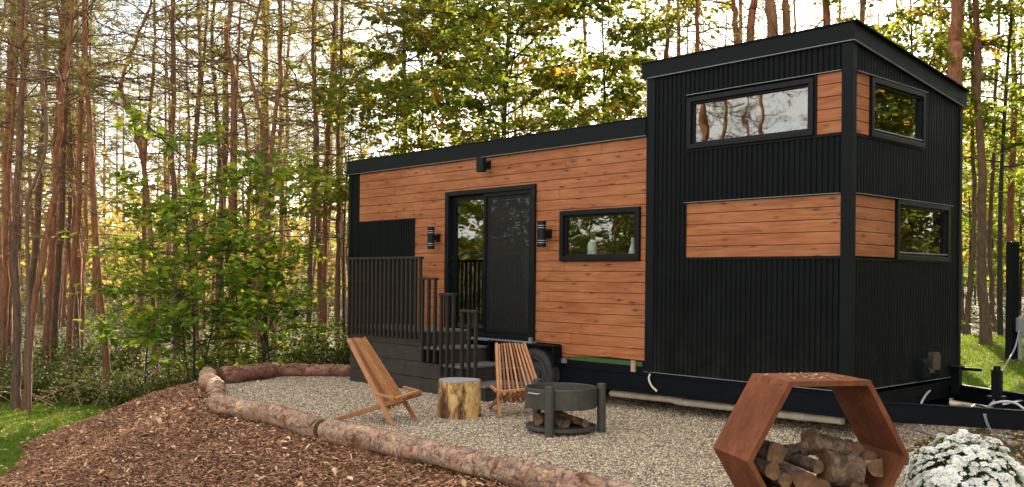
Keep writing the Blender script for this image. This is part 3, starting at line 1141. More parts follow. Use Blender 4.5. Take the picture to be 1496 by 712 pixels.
def window(rc, axis, out, w=0.052, label=None, sill=False):
    a0, a1, b0, b1 = rc
    sg = -1 if axis == 0 else 1
    mb = MB()
    frame_rect(mb, a0, a1, b0, b1, w, axis, sg * out, -sg * 0.06)
    frame_rect(mb, a0 + w, a1 - w, b0 + w, b1 - w, 0.024, axis, sg * 0.006, -sg * 0.05)
    fr = mb.build('window', MT['frame'], house, bevel=0.004)
    if label:
        tag(fr, label)
    mb = MB()
    e = w + 0.018
    if axis == 0:
        mb.box(a0 + e, a1 - e, 0.020, 0.026, b0 + e, b1 - e)
    else:
        mb.box(-0.026, -0.020, a0 + e, a1 - e, b0 + e, b1 - e)
    mb.build('pane', MT['glass'], fr)
    if sill:
        mb = MB()
        z = b0 + w + 0.024
        mb.box(0.006, 0.020, a0 + w, a1 - w, z, z + 0.012)
        mb.build('sill', MT['flash'], fr)
    return fr


window(UWIN, 0, 0.034, label='wide upper window mirroring sky and trees')
window(WIN, 0, 0.040, 0.062, label='kitchen window in the cedar wall')
window(EWIN_U, 1, 0.030, label='upper end wall window', sill=True)
window(EWIN_L, 1, 0.030, label='lower end wall window', sill=True)

# --- sliding door
mb = MB()
x0, x1, z0, z1 = DOOR
mb.box(x0, x1, -0.038, 0.10, z1 - 0.065, z1)
mb.box(x0, x0 + 0.075, -0.038, 0.10, 0.75, z1 - 0.065)
mb.box(x1 - 0.075, x1, -0.038, 0.10, 0.75, z1 - 0.065)
mb.box(x0 + 0.075, x1 - 0.075, -0.032, 0.10, 0.75, 0.80)
dr = mb.build('sliding_door', MT['frame'], house, bevel=0.004)
mb = MB()
frame_rect(mb, x0 + 0.075, -5.50, 0.80, z1 - 0.065, 0.075, 0, 0.045, 0.085)
mb.build('door_sash', MT['frame'], dr)
mb = MB()
mb.box(x0 + 0.14, -5.56, 0.062, 0.068, 0.87, z1 - 0.13)
mb.build('pane', MT['glass'], dr)
mb = MB()
frame_rect(mb, -5.53, x1 - 0.075, 0.80, z1 - 0.065, 0.05, 0, -0.012, 0.03)
frame_rect(mb, -5.52, x1 - 0.077, 0.80, z1 - 0.065, 0.10, 0, 0.031, 0.044)
tag(mb.build('door_sash', MT['frame'], dr), 'screened right hand sash')
mb = MB()
mb.box(-5.49, x1 - 0.12, 0.008, 0.010, 0.84, z1 - 0.11)
mb.build('insect_screen', MT['screen'], dr)
mb = MB()
mb.box(-5.44, x1 - 0.17, 0.034, 0.040, 0.89, z1 - 0.16)
mb.build('pane', MT['glass'], dr)
mb = MB()
mb.tube([(x0 + 0.115, 0.02, 1.62), (x0 + 0.115, -0.03, 1.64), (x0 + 0.115, -0.03, 1.86), (x0 + 0.115, 0.02, 1.88)], 0.012, 8)
mb.box(x0 + 0.09, x0 + 0.14, 0.018, 0.043, 1.58, 1.92)
mb.build('door_handle', MT['frame'], dr)
mb = MB()
mb.box(x0 + 0.6, x1 + 0.02, -0.10, 0.0, 0.715, 0.745)
mb.box(x1 - 0.06, x1 - 0.01, -0.07, -0.002, 0.746, 0.80)
mb.build('door_sill', MT['flash'], dr)


# --- lamps
def wall_lamp(x, z0, z1, r, rings, label):
    mb = MB()
    yc = -0.135
    mb.lathe([(0.0, z0 + 0.012), (r * 0.8, z0 + 0.012), (r * 0.86, z0), (r, z0), (r, z1), (r * 0.86, z1), (r * 0.8, z1 - 0.012), (0, z1 - 0.012)], (x, yc, 0), 24)
    o = mb.build('wall_lamp', MT['frame'], house, smooth=False)
    tag(o, label)
    mb = MB()
    zc = (z0 + z1) / 2 + 0.01
    mb.box(x - 0.045, x + 0.045, yc + r * 0.8, -0.012, zc - 0.035, zc + 0.035)
    mb.box(x - 0.055, x + 0.055, -0.0118, 0.0, zc - 0.06, zc + 0.06)
    mb.build('bracket', MT['frame'], o)
    if rings:
        for zz in (z1 - 0.055, z1 - 0.085, z0 + 0.055, z0 + 0.085):
            mb = MB()
            mb.lathe([(r * 0.98, zz - 0.004), (r * 1.02, zz - 0.0035), (r * 1.02, zz + 0.0035), (r * 0.98, zz + 0.004)], (x, yc, 0), 24)
            mb.build('ring', MT['silver'], o)


wall_lamp(-6.575, 2.01, 2.335, 0.055, True, 'up and down lamp left of the door')
wall_lamp(-4.225, 2.00, 2.335, 0.060, True, 'up and down lamp right of the door')
wall_lamp(-5.45, 3.075, 3.27, 0.070, False, 'short plain lamp under the roof')

# --- trailer
mb = MB()
mb.box(-8.8, 0.0, 0.012, 0.10, 0.262, 0.452)
mb.box(-8.8, 0.0, 0.002, 0.115, 0.453, 0.478)
mb.box(-8.8, 0.0, 0.002, 0.115, 0.236, 0.261)
mb.box(-8.8, 0.0, 2.46, 2.56, 0.24, 0.478)
for x in (-8.7, -7.4, -6.1, -2.6, -1.3, -0.06):
    mb.box(x, x + 0.06, 0.116, 2.459, 0.27, 0.45)
mb.box(-8.88, -2.585, 0.016, 0.129, 0.479, 0.549)
mb.build('trailer_frame', MT['chassis'], house, bevel=0.003)
mb = MB()
mb.box(-8.9, -0.1, 2.562, 2.58, 0.01, 0.478)  # unseen panels added at rear and left end to keep light from under the floor
mb.box(-8.9, -8.88, 0.3, 2.56, 0.01, 0.478)
mb.build('underfloor_light_block', MT['chassis'], house)
mb = MB()
mb.box(-3.97, -2.64, 0.012, 0.06, 0.5495, 0.605)
mb.build('sheathing_strip', MT['green'], house)
mb = MB()
mb.box(-2.80, -2.735, -0.008, 0.012, 0.479, 0.615)
mb.build('timber_block', MT['timber'], house)
mb = MB()
for (a, b) in (((0.0, 0.10), (2.62, 1.24)), ((0.0, 2.50), (2.62, 1.36))):
    mb.bar((a[0], a[1], 0.315), (b[0], b[1], 0.315), 0.055, 0.168)
    mb.bar((a[0], a[1], 0.404), (b[0], b[1], 0.404), 0.085, 0.009)
    mb.bar((a[0], a[1], 0.2262), (b[0], b[1], 0.2262), 0.085, 0.009)
mb.box(2.5, 2.85, 1.25, 1.35, 0.33, 0.41)
mb.bar((0.9, 0.55, 0.30), (0.9, 2.05, 0.30), 0.06, 0.10)
mb.build('drawbar', MT['chassis'], house)
mb = MB()
mb.box(0.83, 0.915, 1.345, 1.43, 0.19, 0.70)
mb.box(0.80, 0.945, 1.315, 1.46, 0.41, 0.44)
mb.lathe([(0.0, 0.745), (0.03, 0.745), (0.036, 0.70), (0.0, 0.70)], (0.872, 1.388, 0), 12)
jk = mb.build('tongue_jack', MT['chassis'], house, bevel=0.003)
mb = MB()
mb.box(0.835, 0.910, 1.350, 1.425, 0.0, 0.188)
mb.build('jack_foot', MT['timber'], house, bevel=0.004)
mb = MB()
mb.box(0.02, 0.11, 2.33, 2.42, 0.30, 0.60)
mb.box(0.0, 0.13, 2.30, 2.44, 0.60, 0.63)
mb.box(0.13, 0.34, 2.36, 2.39, 0.585, 0.62)
mb.build('corner_jack', MT['chassis'], house, bevel=0.003)
# chain over the near drawbar
mb = MB()
pp = catmull([hloc_ for hloc_ in [(1.02, 0.93, 0.44), (1.06, 0.70, 0.41), (1.08, 0.545, 0.36), (1.12, 0.53, 0.24), (1.17, 0.56, 0.17), (1.3, 0.62, 0.16)]], 34)
for k in range(33):
    a, b = pp[k], pp[k + 1]
    d = (b - a)
    up = np.array([0, 0, 1.0]) if k % 2 else np.array([0.6, -0.8, 0.1])
    L_ = np.linalg.norm(d)
    d = d / L_
    s = np.cross(d, up)
    s /= np.linalg.norm(s)
    th = np.linspace(0, 2 * np.pi, 9)
    ring = (a + b) / 2 + np.outer(np.cos(th) * L_ * 0.72, d) + np.outer(np.sin(th) * 0.011, s)
    mb.tube(ring, 0.0042, 5)
mb.build('safety_chain', MT['boxmetal'], house)
mb = MB()
for xa, xb in ((-3.25, -2.2), (-2.19, -1.1), (-1.09, -0.15)):
    mb.tube([(xa, 0.16, 0.165), (xb, 0.16, 0.185)], 0.043, 14, True)
for x in (-2.195, -1.095, -0.62):
    mb.tube([(x - 0.07, 0.16, 0.177), (x + 0.07, 0.16, 0.179)], 0.051, 14, True)
mb.build('drain_pipe', MT['tan_pipe'], house, smooth=False)
mb = MB()
mb.tube(catmull([(-2.5, -0.006, 0.478), (-2.51, -0.02, 0.42), (-2.47, -0.02, 0.34), (-2.40, -0.005, 0.28)], 12), 0.012, 8)
mb.build('hanging_cord', MT['tan_pipe'], house)
mb = MB()
th = np.linspace(0.3, 2 * np.pi - 0.3, 16)
mb.tube([(-0.78 + 0.055 * math.sin(t), -0.004, 0.36 + 0.055 * math.cos(t)) for t in th], 0.007, 6)
mb.build('tie_ring', MT['boxmetal'], house)

# --- wheel and arch
WX, WZ, WR = -4.355, 0.335, 0.34
mb = MB()
mb.box(-5.25, -3.965, -0.16, 0.02, 0.700, 0.728)
mb.box(-3.995, -3.965, -0.16, 0.015, 0.46, 0.6898)
mb.box(-5.20, -3.996, 0.13, 0.15, 0.30, 0.6898)
mb.box(-5.25, -5.21, -0.16, 0.015, 0.46, 0.6898)
mb.build('wheel_arch', MT['chassis'], house, bevel=0.003)
mb = MB()
mb.box(-3.960, -3.885, -0.02, 0.011, 0.50, 0.56)
mb.build('bracket_plate', MT['silver'], house)


def turned(prof, n=40):
    """wheel profile (radius, y) turned about the local y axis at the wheel centre"""
    mb = MB()
    prof = np.array(prof)
    th = np.linspace(0, 2 * np.pi, n, endpoint=False)
    m = len(prof)
    V = np.zeros((m, n, 3))
    V[:, :, 0] = WX + prof[:, :1] * np.cos(th)
    V[:, :, 2] = WZ + prof[:, :1] * np.sin(th)
    V[:, :, 1] = prof[:, 1:2] - 0.02
    i = np.arange(m - 1)[:, None] * n
    j = np.arange(n)[None]
    j2 = (j + 1) % n
    mb.add(V.reshape(-1, 3), np.stack([i + j, i + j2, i + n + j2, i + n + j], -1).reshape(-1, 4))
    return mb


mb = turned([(0.205, -0.09), (0.22, -0.112), (0.27, -0.122), (0.305, -0.112), (0.328, -0.095), (0.338, -0.06), (0.34, 0.0), (0.338, 0.06), (0.325, 0.10), (0.25, 0.12), (0.205, 0.09)], 56)
for k in range(64):   # tread blocks
    a = k / 64 * 2 * math.pi
    for y0 in (-0.09, -0.03, 0.03):
        c = np.array([WX + 0.341 * math.cos(a), y0 + 0.002, WZ + 0.341 * math.sin(a)])
        t = np.array([-math.sin(a), 0, math.cos(a)])
        mb.bar(c - t * 0.011, c + t * 0.011, 0.045, 0.010, up=(math.cos(a), 0, math.sin(a)))
wheel = mb.build('wheel', MT['rubber'], house, smooth=False)
mb = turned([(0.0, -0.045), (0.06, -0.05), (0.065, -0.085), (0.085, -0.085), (0.09, -0.055), (0.15, -0.05), (0.185, -0.075), (0.205, -0.095), (0.212, -0.105), (0.206, -0.11)], 40)
for k in range(6):
    a = k / 6 * 2 * math.pi
    mb.lathe([(0.0, 0.0)] * 1 + [(0.012, 0.0), (0.012, 0.02)], (WX + 0.115 * math.cos(a), -0.055, WZ + 0.115 * math.sin(a)), 6)
mb.build('rim', MT['rim'], wheel)

# --- end wall fittings
mb = MB()
mb.box(0.004, 0.075, 1.455, 1.665, 0.545, 0.745)
mb.box(0.0752, 0.085, 1.475, 1.645, 0.560, 0.730)
ob = mb.build('outlet_box', MT['black_trim'], house, bevel=0.008)
mb = MB()
mb.lathe([(0.0, 0.0), (0.022, 0.0), (0.022, 0.03), (0.0, 0.03)], (0.10, 1.62, 0.60), 10)
mb.bar((0.085, 1.585, 0.655), (0.12, 1.66, 0.60), 0.018, 0.018)
mb.build('latch', MT['ventmetal'], ob)
mb = MB()
pr = [(1.745, 0.615), (1.93, 0.615), (1.93, 0.775), (1.90, 0.81), (1.775, 0.81), (1.745, 0.775)]
mb.prism(pr, 0, 0.004, 0.07)
mb.build('vent_cover', MT['ventmetal'], house, bevel=0.01)

# --- things on the inside sill
def vase(px_x, prof, label, plant=False):
    p = hw(px_x, 0.105, 1.89)
    o = MB()
    o.lathe(prof, (0, 0, 0), 20)
    b = o.build('vase', MT['vase'], smooth=True, loc=p)
    tag(b, label, 'vase')
    if plant:
        m2 = MB()
        nn = 70
        P = rng.normal(0, 1, (nn, 3)) * (0.035, 0.035, 0.035) + (0, 0, 0.27)
        stamp(m2, P, rand_rot(nn, 1.0), np.full((nn, 3), 0.016), LEAF_V, LEAF_F, rng.random(nn))
        for k in range(8):
            m2.tube([(0, 0, 0.16), tuple(P[k])], 0.002, 4)
        m2.build('sprig', MT['leaf_green'], b)


vase(-3.55, [(0.0, 0.0), (0.055, 0.0), (0.06, 0.02), (0.06, 0.13), (0.045, 0.17), (0.022, 0.185), (0.026, 0.195), (0.015, 0.19)], 'pale green rounded vase with a leafy sprig on the kitchen window sill', True)
vase(-2.88, [(0.0, 0.0), (0.055, 0.0), (0.05, 0.04), (0.028, 0.11), (0.020, 0.15), (0.034, 0.17), (0.018, 0.20), (0.02, 0.21), (0.01, 0.205)], 'narrow waisted pale vase at the right end of the kitchen window sill')

# ------------------------------------------------------------------ porch
porch = empty('porch', HC, HROT)
tag(porch, 'dark stained porch with four stepped baluster railings at the sliding door', 'porch')
DX0, DX1, DY = -7.60, -5.80, -0.87
DZ = 0.85
TR = [(-5.80, -5.36, 0.64), (-5.36, -4.92, 0.427), (-4.92, -4.47, 0.213)]
mb = MB()
nb = 6
for k in range(nb):
    w = (0 - DY) / nb
    mb.box(DX0 - 0.02, DX1 + 0.015, DY - 0.02 + k * w + 0.003, DY - 0.02 + (k + 1) * w - 0.003, DZ - 0.03, DZ)
mb.build('deck_floor', MT['decktop'], porch, bevel=0.003)
mb = MB()
hs = [(0.012, 0.205), (0.213, 0.420), (0.428, 0.632), (0.640, 0.818)]
for i, (a, b) in enumerate(hs):
    right = [-5.40, -5.40, -5.78, -5.80][i]
    mb.box(DX0, right, DY, DY + 0.025, a, b, i * 0.3)
    mb.box(DX0, DX0 + 0.025, DY + 0.026, -0.05, a, b, i * 0.3)
mb.box(DX0 + 0.03, DX1 - 0.03, DY + 0.03, DY + 0.06, 0.0, 0.80)
mb.build('skirt', MT['deckfront'], porch, bevel=0.003)
zs = [DZ, 0.64, 0.427, 0.213]
for i, (a, b, z) in enumerate(TR):
    yb = -0.18 if i == 2 else -0.03
    mb = MB()
    mb.box(a - 0.02, b + 0.02, DY - 0.03, yb, z - 0.03, z)
    st = mb.build('stair_tread', MT['decktop'], porch, bevel=0.004)
    mb = MB()
    mb.box(b - 0.03, b, DY, yb, 0.005, z - 0.031)
    mb.box(a + 0.002 if i else a + 0.41, b - 0.031, DY + 0.003, DY + 0.028, 0.005, z - 0.031)
    mb.build('riser', MT['deckfront'], st, bevel=0.002)
mb = MB()
mb.box(DX1 - 0.03, DX1, DY + 0.03, -0.03, 0.4, DZ - 0.031)
mb.build('riser', MT['deckfront'], porch)


def railing(xs, zb, zt, label):
    mb = MB()
    mb.box(xs[0] - 0.028, xs[-1] + 0.03, DY - 0.075, DY - 0.005, zt - 0.034, zt)
    r = mb.build('railing', MT['baluster'], porch, bevel=0.004)
    tag(r, label)
    m0 = None
    for x in xs:
        if m0 is None:
            b = MB()
            b.box(-0.019, 0.019, DY - 0.062, DY - 0.022, zb, zt - 0.035)
            o = b.build('baluster', MT['baluster'], r, bevel=0.003)
            m0 = o
        else:
            o = m0.copy()
            COL.objects.link(o)
            KIDS.setdefault(r.name, []).append(o)
        o.location = (x, 0, 0)


railing(np.linspace(-7.57, -5.80, 18), 0.735, 1.875, 'long railing along the deck front')
railing([-5.745, -5.605, -5.465], 0.44, 1.59, 'short railing beside the top step')
railing([-5.33, -5.20, -5.075], 0.27, 1.385, 'short railing beside the middle step')
railing([-4.89, -4.755, -4.62], 0.05, 1.175, 'lowest short railing beside the bottom step')

# ------------------------------------------------------------------ folding stick chairs
def make_chair(loc, ang, tx, tz, label):
    root = empty('slat_chair', loc, ang)
    tag(root, label, 'chair', 'wooden slat chairs round the fire pit')
    r = random.Random(int(loc[0] * 100))
    top = np.array([tx, 0, tz])
    bd = top / np.linalg.norm(top)            # back line direction through (0,0,0)
    nb = np.cross(bd, (0, 1, 0))
    sf, sr = np.array([0.09, 0, 0.300]), np.array([-0.70, 0, 0.022])
    sd = (sf - sr) / np.linalg.norm(sf - sr)
    ns = np.cross((0, 1, 0), sd)
    half = 0.29

    def bp(y, f):      # f along the back line in metres of height, fan in towards the top
        z = f
        p = bd * (z / bd[2])
        k = y * (1.0 - 0.40 * max(0, (z - 0.2)) / (tz - 0.2))
        return np.array([p[0] - 0.0, k, p[2]])

    def curv(y):
        return 0.035 * (y / half) ** 2
    mb = MB()
    ys = np.linspace(-half, half, 11)
    for i, y in enumerate(ys[1:-1]):
        a, b = bp(y, 0.155 + 0.02 * (i % 2)), bp(y, tz + 0.012 - curv(y) * 0.5)
        off = -nb * 0 + np.array([-0.02 + curv(y), 0, 0])
        mb.bar(a + off, b + off, 0.021, 0.026, up=nb, tint=r.random())
    mb.build('backrest', MT['stick'], root, bevel=0.003)
    for s in (-1, 1):
        mb = MB()
        a, b = bp(s * half, 0.0), bp(s * half, tz + 0.01)
        mb.bar(a, b + np.array([0.012, 0, 0]), 0.030, 0.046, up=nb, tint=0.55 + 0.2 * r.random())
        mb.build('leg', MT['stick'], root, bevel=0.003)
    mb = MB()
    ys2 = (ys[:-1] + ys[1:]) / 2
    for i, y in enumerate(ys2[1:-1]):
        q = 0.55 + 0.04 * (i % 2)
        fr = sf + np.array([0.035 * (1 - (y / half) ** 2), y, 0.015 * (1 - (y / half) ** 2)])
        mb.bar(sr + (sf - sr) * (1 - q) * 1.0 + np.array([0, y * 0.9, -0.01]), fr, 0.023, 0.030, up=ns, tint=r.random())
    mb.build('seat', MT['stick'], root, bevel=0.003)
    for s in (-1, 1):
        mb = MB()
        y = s * (half - 0.032)
        mb.bar(sr + np.array([0, y * 0.86, 0]), sf + np.array([0.0, y, -0.012]), 0.030, 0.044, up=ns, tint=0.35 + 0.3 * r.random())
        mb.build('leg', MT['stick'], root, bevel=0.003)
    mb = MB()
    for s in (-1, 1):
        c0, c1, c2 = np.array([0.125, 0, 0.335]), np.array([0.045, s * 0.325, 0.300]), np.array([-0.175, s * 0.345, 0.338])
        mb.bar(c0 + (c1 - c0) * 0.01, c1, 0.042, 0.026, tint=0.75)
        mb.bar(c1 + (c2 - c1) * 0.07, c2, 0.040, 0.026, tint=0.6)
    mb.build('front_rail', MT['stick'], root, bevel=0.003)
    for (p, hw_) in ((0.40, 0.27), (0.66, 0.22)):
        mb = MB()
        a = bp(hw_, tz * p)
        mb.tube([(a[0] - 0.02, -a[1] - 0.0, a[2]), (a[0] - 0.02, a[1], a[2])], 0.006, 6)
        mb.build('dowel', MT['stick'], root)
    return root


make_chair((-1.155, 10.355, 0.012), R(-18), -0.60, 0.885, 'wooden slat chair seen from its side, between the border log and the stump')
make_chair((0.150, 10.83, 0.012), R(-74), -0.60, 0.785, 'wooden slat chair facing forward, between the stump and the steel fire pit')

# ------------------------------------------------------------------ stump
root = empty('stump_stool', (-0.592, 10.83, 0.0), 0.4)
tag(root, 'upright log stump with half stripped yellow bark and a grey top, between the two chairs', 'stump')
mb = MB()
m, n = 16, 40
rn = bumpy(m, n, 0.022, 44, 2) * (1 + 0.025 * np.sin(np.linspace(0, 2 * np.pi, n) * 3)[None])
zz = np.linspace(0, 0.425, m)
mb.tube(np.stack([0 * zz, 0 * zz, zz], -1), np.linspace(0.252, 0.240, m), n, False, rn=rn)
mb.build('bark', MT['stumpside'], root, smooth=True)
mb = MB()
th = np.linspace(0, 2 * np.pi, n, endpoint=False)
A = np.cross((0, 0, 1.0), (1.0, 0, 0))
B = np.cross((0, 0, 1.0), A)
edge = np.outer(np.cos(th) * 0.240 * rn[-1], A) + np.outer(np.sin(th) * 0.240 * rn[-1], B)
V = np.vstack([edge * 0.995 + (0, 0, 0.424), edge * 0.97 + (0, 0, 0.433), [[0, 0, 0.435]]])
i = np.arange(n)
j = (i + 1) % n
mb.add(V, np.stack([i, j, n + j, n + i], -1)[:, ::-1])
mb.add(V, np.stack([n + i, n + j, np.full(n, 2 * n)], -1)[:, ::-1])
mb.build('top', MT['stumptop'], root, smooth=False)

# ------------------------------------------------------------------ fire pit
PC = np.array([0.52, 9.85, 0.0])
root = empty('fire_pit', PC)
tag(root, 'round dark steel fire pit on three posts with a log shelf under the bowl', 'fire pit')
mb = MB()
mb.lathe([(0.0, 0.275), (0.20, 0.268), (0.34, 0.270), (0.368, 0.272), (0.372, 0.280), (0.372, 0.470), (0.368, 0.476), (0.360, 0.476), (0.356, 0.470), (0.356, 0.40), (0.30, 0.335), (0.0, 0.31)], n=64)
bowl = mb.build('bowl', MT['pitsteel'], root, smooth=False)
for a in (222, 42):
    mb = MB()
    c, s = math.cos(R(a)), math.sin(R(a))
    e, t = np.array([c, s, 0]), np.array([-s, c, 0])
    q = np.array([0, 0, 0.432])
    mb.tube([q + e * 0.372 - t * 0.075, q + e * 0.398 - t * 0.07, q + e * 0.402 - t * 0.055, q + e * 0.402 + t * 0.055, q + e * 0.398 + t * 0.07, q + e * 0.372 + t * 0.075], 0.008, 8)
    mb.build('handle', MT['silver'] if a > 180 else MT['pitsteel'], bowl)
for a in (125, 251, -6):
    mb = MB()
    c, s = math.cos(R(a)), math.sin(R(a))
    mb.lathe([(0.0, 0.0), (0.045, 0.0), (0.045, 0.512), (0.042, 0.517), (0.0, 0.518)], (0.417 * c, 0.417 * s, 0.0), 24)
    mb.build('leg', MT['pitsteel'], root, smooth=False)
mb = MB()
mb.lathe([(0.0, 0.045), (0.36, 0.045), (0.366, 0.05), (0.366, 0.078), (0.36, 0.084), (0.352, 0.080), (0.34, 0.074), (0.0, 0.074)], n=56)
mb.build('log_shelf', MT['pitsteel'], root, smooth=False)


def firelog(p0, p1, r0, r1, label, group, seed, kind='round', mats=None):
    p0, p1 = np.array(p0, float), np.array(p1, float)
    mb = MB()
    L = p1 - p0
    m = 22
    Q = np.linspace(0, 1, m)[:, None] * L[None]
    if kind == 'round':
        n = 20
        rn = bumpy(m, n, 0.085, seed, 2.6)
        mb.tube(Q, np.linspace(r0, r1, m), n, True, 0.5, 0, 1, rn)
        ms = [MT['firebark'], MT['endgrain']]
    else:
        # split log: a wedge/half section, bark on the outside arc, split wood on the flats
        rr = np.random.default_rng(seed)
        a0 = rr.uniform(0, 6.28) if kind == 'split' else float(kind)
        span = rr.uniform(1.7, 2.7)
        k = 9
        th = a0 + np.linspace(-span / 2, span / 2, k)
        sec = np.vstack([np.stack([np.cos(th), np.sin(th)], -1), [[-0.25 * math.cos(a0), -0.25 * math.sin(a0)]]])
        sec -= sec.mean(0)
        sec *= 1.15
        d = L / np.linalg.norm(L)
        up = np.array([0, 0, 1.0])
        A = np.cross(d, up)
        A /= np.linalg.norm(A)
        B = np.cross(A, d)
        n = len(sec)
        V = []
        for i in range(m):
            tw = 0.12 * math.sin(i * 0.4 + seed)
            rad = (r0 + (r1 - r0) * i / (m - 1)) * (1 + 0.05 * rr.normal())
            c, s = math.cos(tw), math.sin(tw)
            jit = 1 + 0.06 * rr.normal(size=n)
            S2 = np.stack([sec[:, 0] * c - sec[:, 1] * s, sec[:, 0] * s + sec[:, 1] * c], -1) * jit[:, None] * rad
            V.append(Q[i] + S2[:, :1] * A + S2[:, 1:] * B)
        V = np.array(V).reshape(-1, 3)
        for i in range(m - 1):
            for j in range(n):
                j2 = (j + 1) % n
                mb.add(V[[i * n + j, i * n + j2, (i + 1) * n + j2, (i + 1) * n + j]], [(0, 1, 2, 3)], 0.5, 0 if j < k - 1 else 2)
        mb.add(V[:n], [tuple(range(n))[::-1]], 0.5, 1)
        mb.add(V[-n:], [tuple(range(n))], 0.5, 1)
        ms = [MT['firebark'], MT['endgrain'], MT['split']]
    o = mb.build('firewood_log', ms, smooth=(kind == 'round'), loc=p0)
    tag(o, label, 'firewood', group)
    return o


GP = 'logs on the fire pit shelf'
firelog(PC + (-0.24, -0.02, 0.135), PC + (0.02, 0.26, 0.135), 0.060, 0.058, 'dark firewood log at the left of the fire pit shelf, behind the front post', GP, 3)
firelog(PC + (0.045, -0.20, 0.125), PC + (-0.10, 0.22, 0.13), 0.052, 0.055, 'split firewood log with cut end forward, right of the fire pit front post', GP, 8, 'split')
firelog(PC + (0.245, -0.16, 0.115), PC + (0.04, 0.24, 0.12), 0.041, 0.05, 'thin round firewood log at the right of the fire pit shelf', GP, 12)
firelog(PC + (0.15, -0.10, 0.125), PC + (0.0, 0.20, 0.13), 0.050, 0.05, 'short dark firewood log in the middle of the fire pit shelf', GP, 15, 'split')

# ------------------------------------------------------------------ hexagonal firewood holder
HXC, HYAW, HR, HD = np.array([2.0, 5.95, 0.0]), R(12.6), 0.561, 0.50
root = empty('firewood_holder', HXC, HYAW)
tag(root, 'hexagonal rust brown steel firewood holder in the foreground', 'firewood holder')
hz = HR * math.sin(R(60)) + 0.0
for k in range(6):
    a0, a1 = R(60 * k), R(60 * (k + 1))
    ri = HR - 0.038
    pts = [(HR * math.cos(a0), hz + HR * math.sin(a0)), (HR * math.cos(a1), hz + HR * math.sin(a1)), (ri * math.cos(a1), hz + ri * math.sin(a1)), (ri * math.cos(a0), hz + ri * math.sin(a0))]
    mb = MB()
    mb.prism(pts, 1, 0.0, HD)
    pn = mb.build('panel', MT['corten'], root, bevel=0.004)
    mid = np.array([(HR + 0.001) * math.cos(R(30)) * math.cos((a0 + a1) / 2), 0, hz + (HR + 0.001) * math.cos(R(30)) * math.sin((a0 + a1) / 2)])
    if k in (1, 2, 3):
        mb = MB()
        nrm = np.array([math.cos((a0 + a1) / 2), 0, math.sin((a0 + a1) / 2)])
        tan = np.array([-nrm[2], 0, nrm[0]])
        for y in (0.08, 0.25, 0.42):
            c = mid + tan * (-HR / 2 + 0.03) + np.array([0, y, 0])
            mb.tube([c - nrm * 0.004, c + nrm * 0.005], 0.008, 8, True)
        mb.build('bolt', MT['corten'], pn)
# pine needles and seeds littering its top
mb = MB()
nn = 150
P = np.stack([rng.normal(0.02, 0.10, nn).clip(-0.25, 0.25), rng.uniform(0.06, 0.46, nn), np.full(nn, hz * 2 + 0.004)], -1)
S = np.stack([rng.uniform(0.004, 0.016, nn), rng.uniform(0.001, 0.003, nn), np.full(nn, 0.004)], -1)
stamp(mb, P, rand_rot(nn, 0.08), S, SLV_V, SLV_F, rng.beta(1.4, 2.6, nn))
o = mb.build('needle_litter', MT['dryleaf'], loc=HXC, rz=HYAW)
tag(o, 'dry needles and seeds littering the top of the hexagonal holder', 'litter', kind='stuff')


def hx(x, y, z):
    c, s = math.cos(HYAW), math.sin(HYAW)
    return HXC + np.array([x * c - y * s, x * s + y * c, z])


GH = 'firewood in the hexagonal holder'
FW = [  # x, z at the front end, y front, y back, dx, dz, r0, r1, kind, label
    (-0.315, 0.505, 0.10, 0.47, -0.03, 0.0, 0.068, 0.062, 'round', 'round firewood log topmost in the trio at the left of the hexagonal holder'),
    (-0.380, 0.415, 0.02, 0.44, 0.0, 0.01, 0.052, 0.055, 'round', 'round firewood log nearest the left corner of the hexagonal holder, ringed pale end'),
    (-0.295, 0.355, 0.02, 0.45, 0.0, 0.0, 0.045, 0.05, 'round', 'small round firewood log lowest in the trio at the left of the hexagonal holder'),
    (-0.135, 0.355, 0.03, 0.46, 0.02, 0.02, 0.092, 0.09, '1.2', 'chunky split log with a pale flat top, right of the trio of round logs'),
    (-0.030, 0.415, 0.08, 0.47, -0.05, 0.02, 0.042, 0.045, 'round', 'small round log between the pale topped split log and the gnarled log'),
    (0.335, 0.385, 0.04, 0.46, 0.0, 0.0, 0.082, 0.085, '4.0', 'wedge shaped split log at the right of the hexagonal holder, beside the gnarled log'),
    (0.315, 0.490, 0.16, 0.48, 0.0, 0.0, 0.075, 0.075, '0.6', 'split log end high at the right, under the large log across the top'),
    (-0.290, 0.275, 0.03, 0.46, 0.0, 0.0, 0.075, 0.07, '1.7', 'flat split piece at the lower left of the hexagonal holder'),
    (-0.02, 0.285, 0.05, 0.46, 0.0, 0.0, 0.062, 0.06, 'round', 'dark bark covered log low in the middle, under the gnarled log'),
    (0.215, 0.255, 0.05, 0.46, 0.0, 0.0, 0.075, 0.07, 'split', 'split log low at the right, under the wedge shaped log'),
    (-0.15, 0.175, 0.05, 0.46, 0.0, 0.0, 0.10, 0.10, 'round', 'thick log at the bottom left of the hexagonal holder'),
    (0.09, 0.14, 0.05, 0.46, 0.0, 0.0, 0.09, 0.09, 'round', 'thick log at the bottom right of the hexagonal holder')]
for k, (x, z, y0, y1, dx, dz, r0, r1, kd, lb) in enumerate(FW):
    firelog(hx(x, y0, z), hx(x + dx, y1, z + dz), r0, r1, lb, GH, 60 + k, kd)
firelog(hx(0.035, 0.13, 0.400), hx(0.275, 0.11, 0.370), 0.105, 0.095, 'big gnarled dark log lying crosswise in the middle of the hexagonal holder', GH, 90, 'round')
firelog(hx(-0.01, 0.24, 0.590), hx(0.305, 0.22, 0.490), 0.112, 0.098, 'large bark covered log lying across the top of the pile in the hexagonal holder', GH, 91, '1.4')
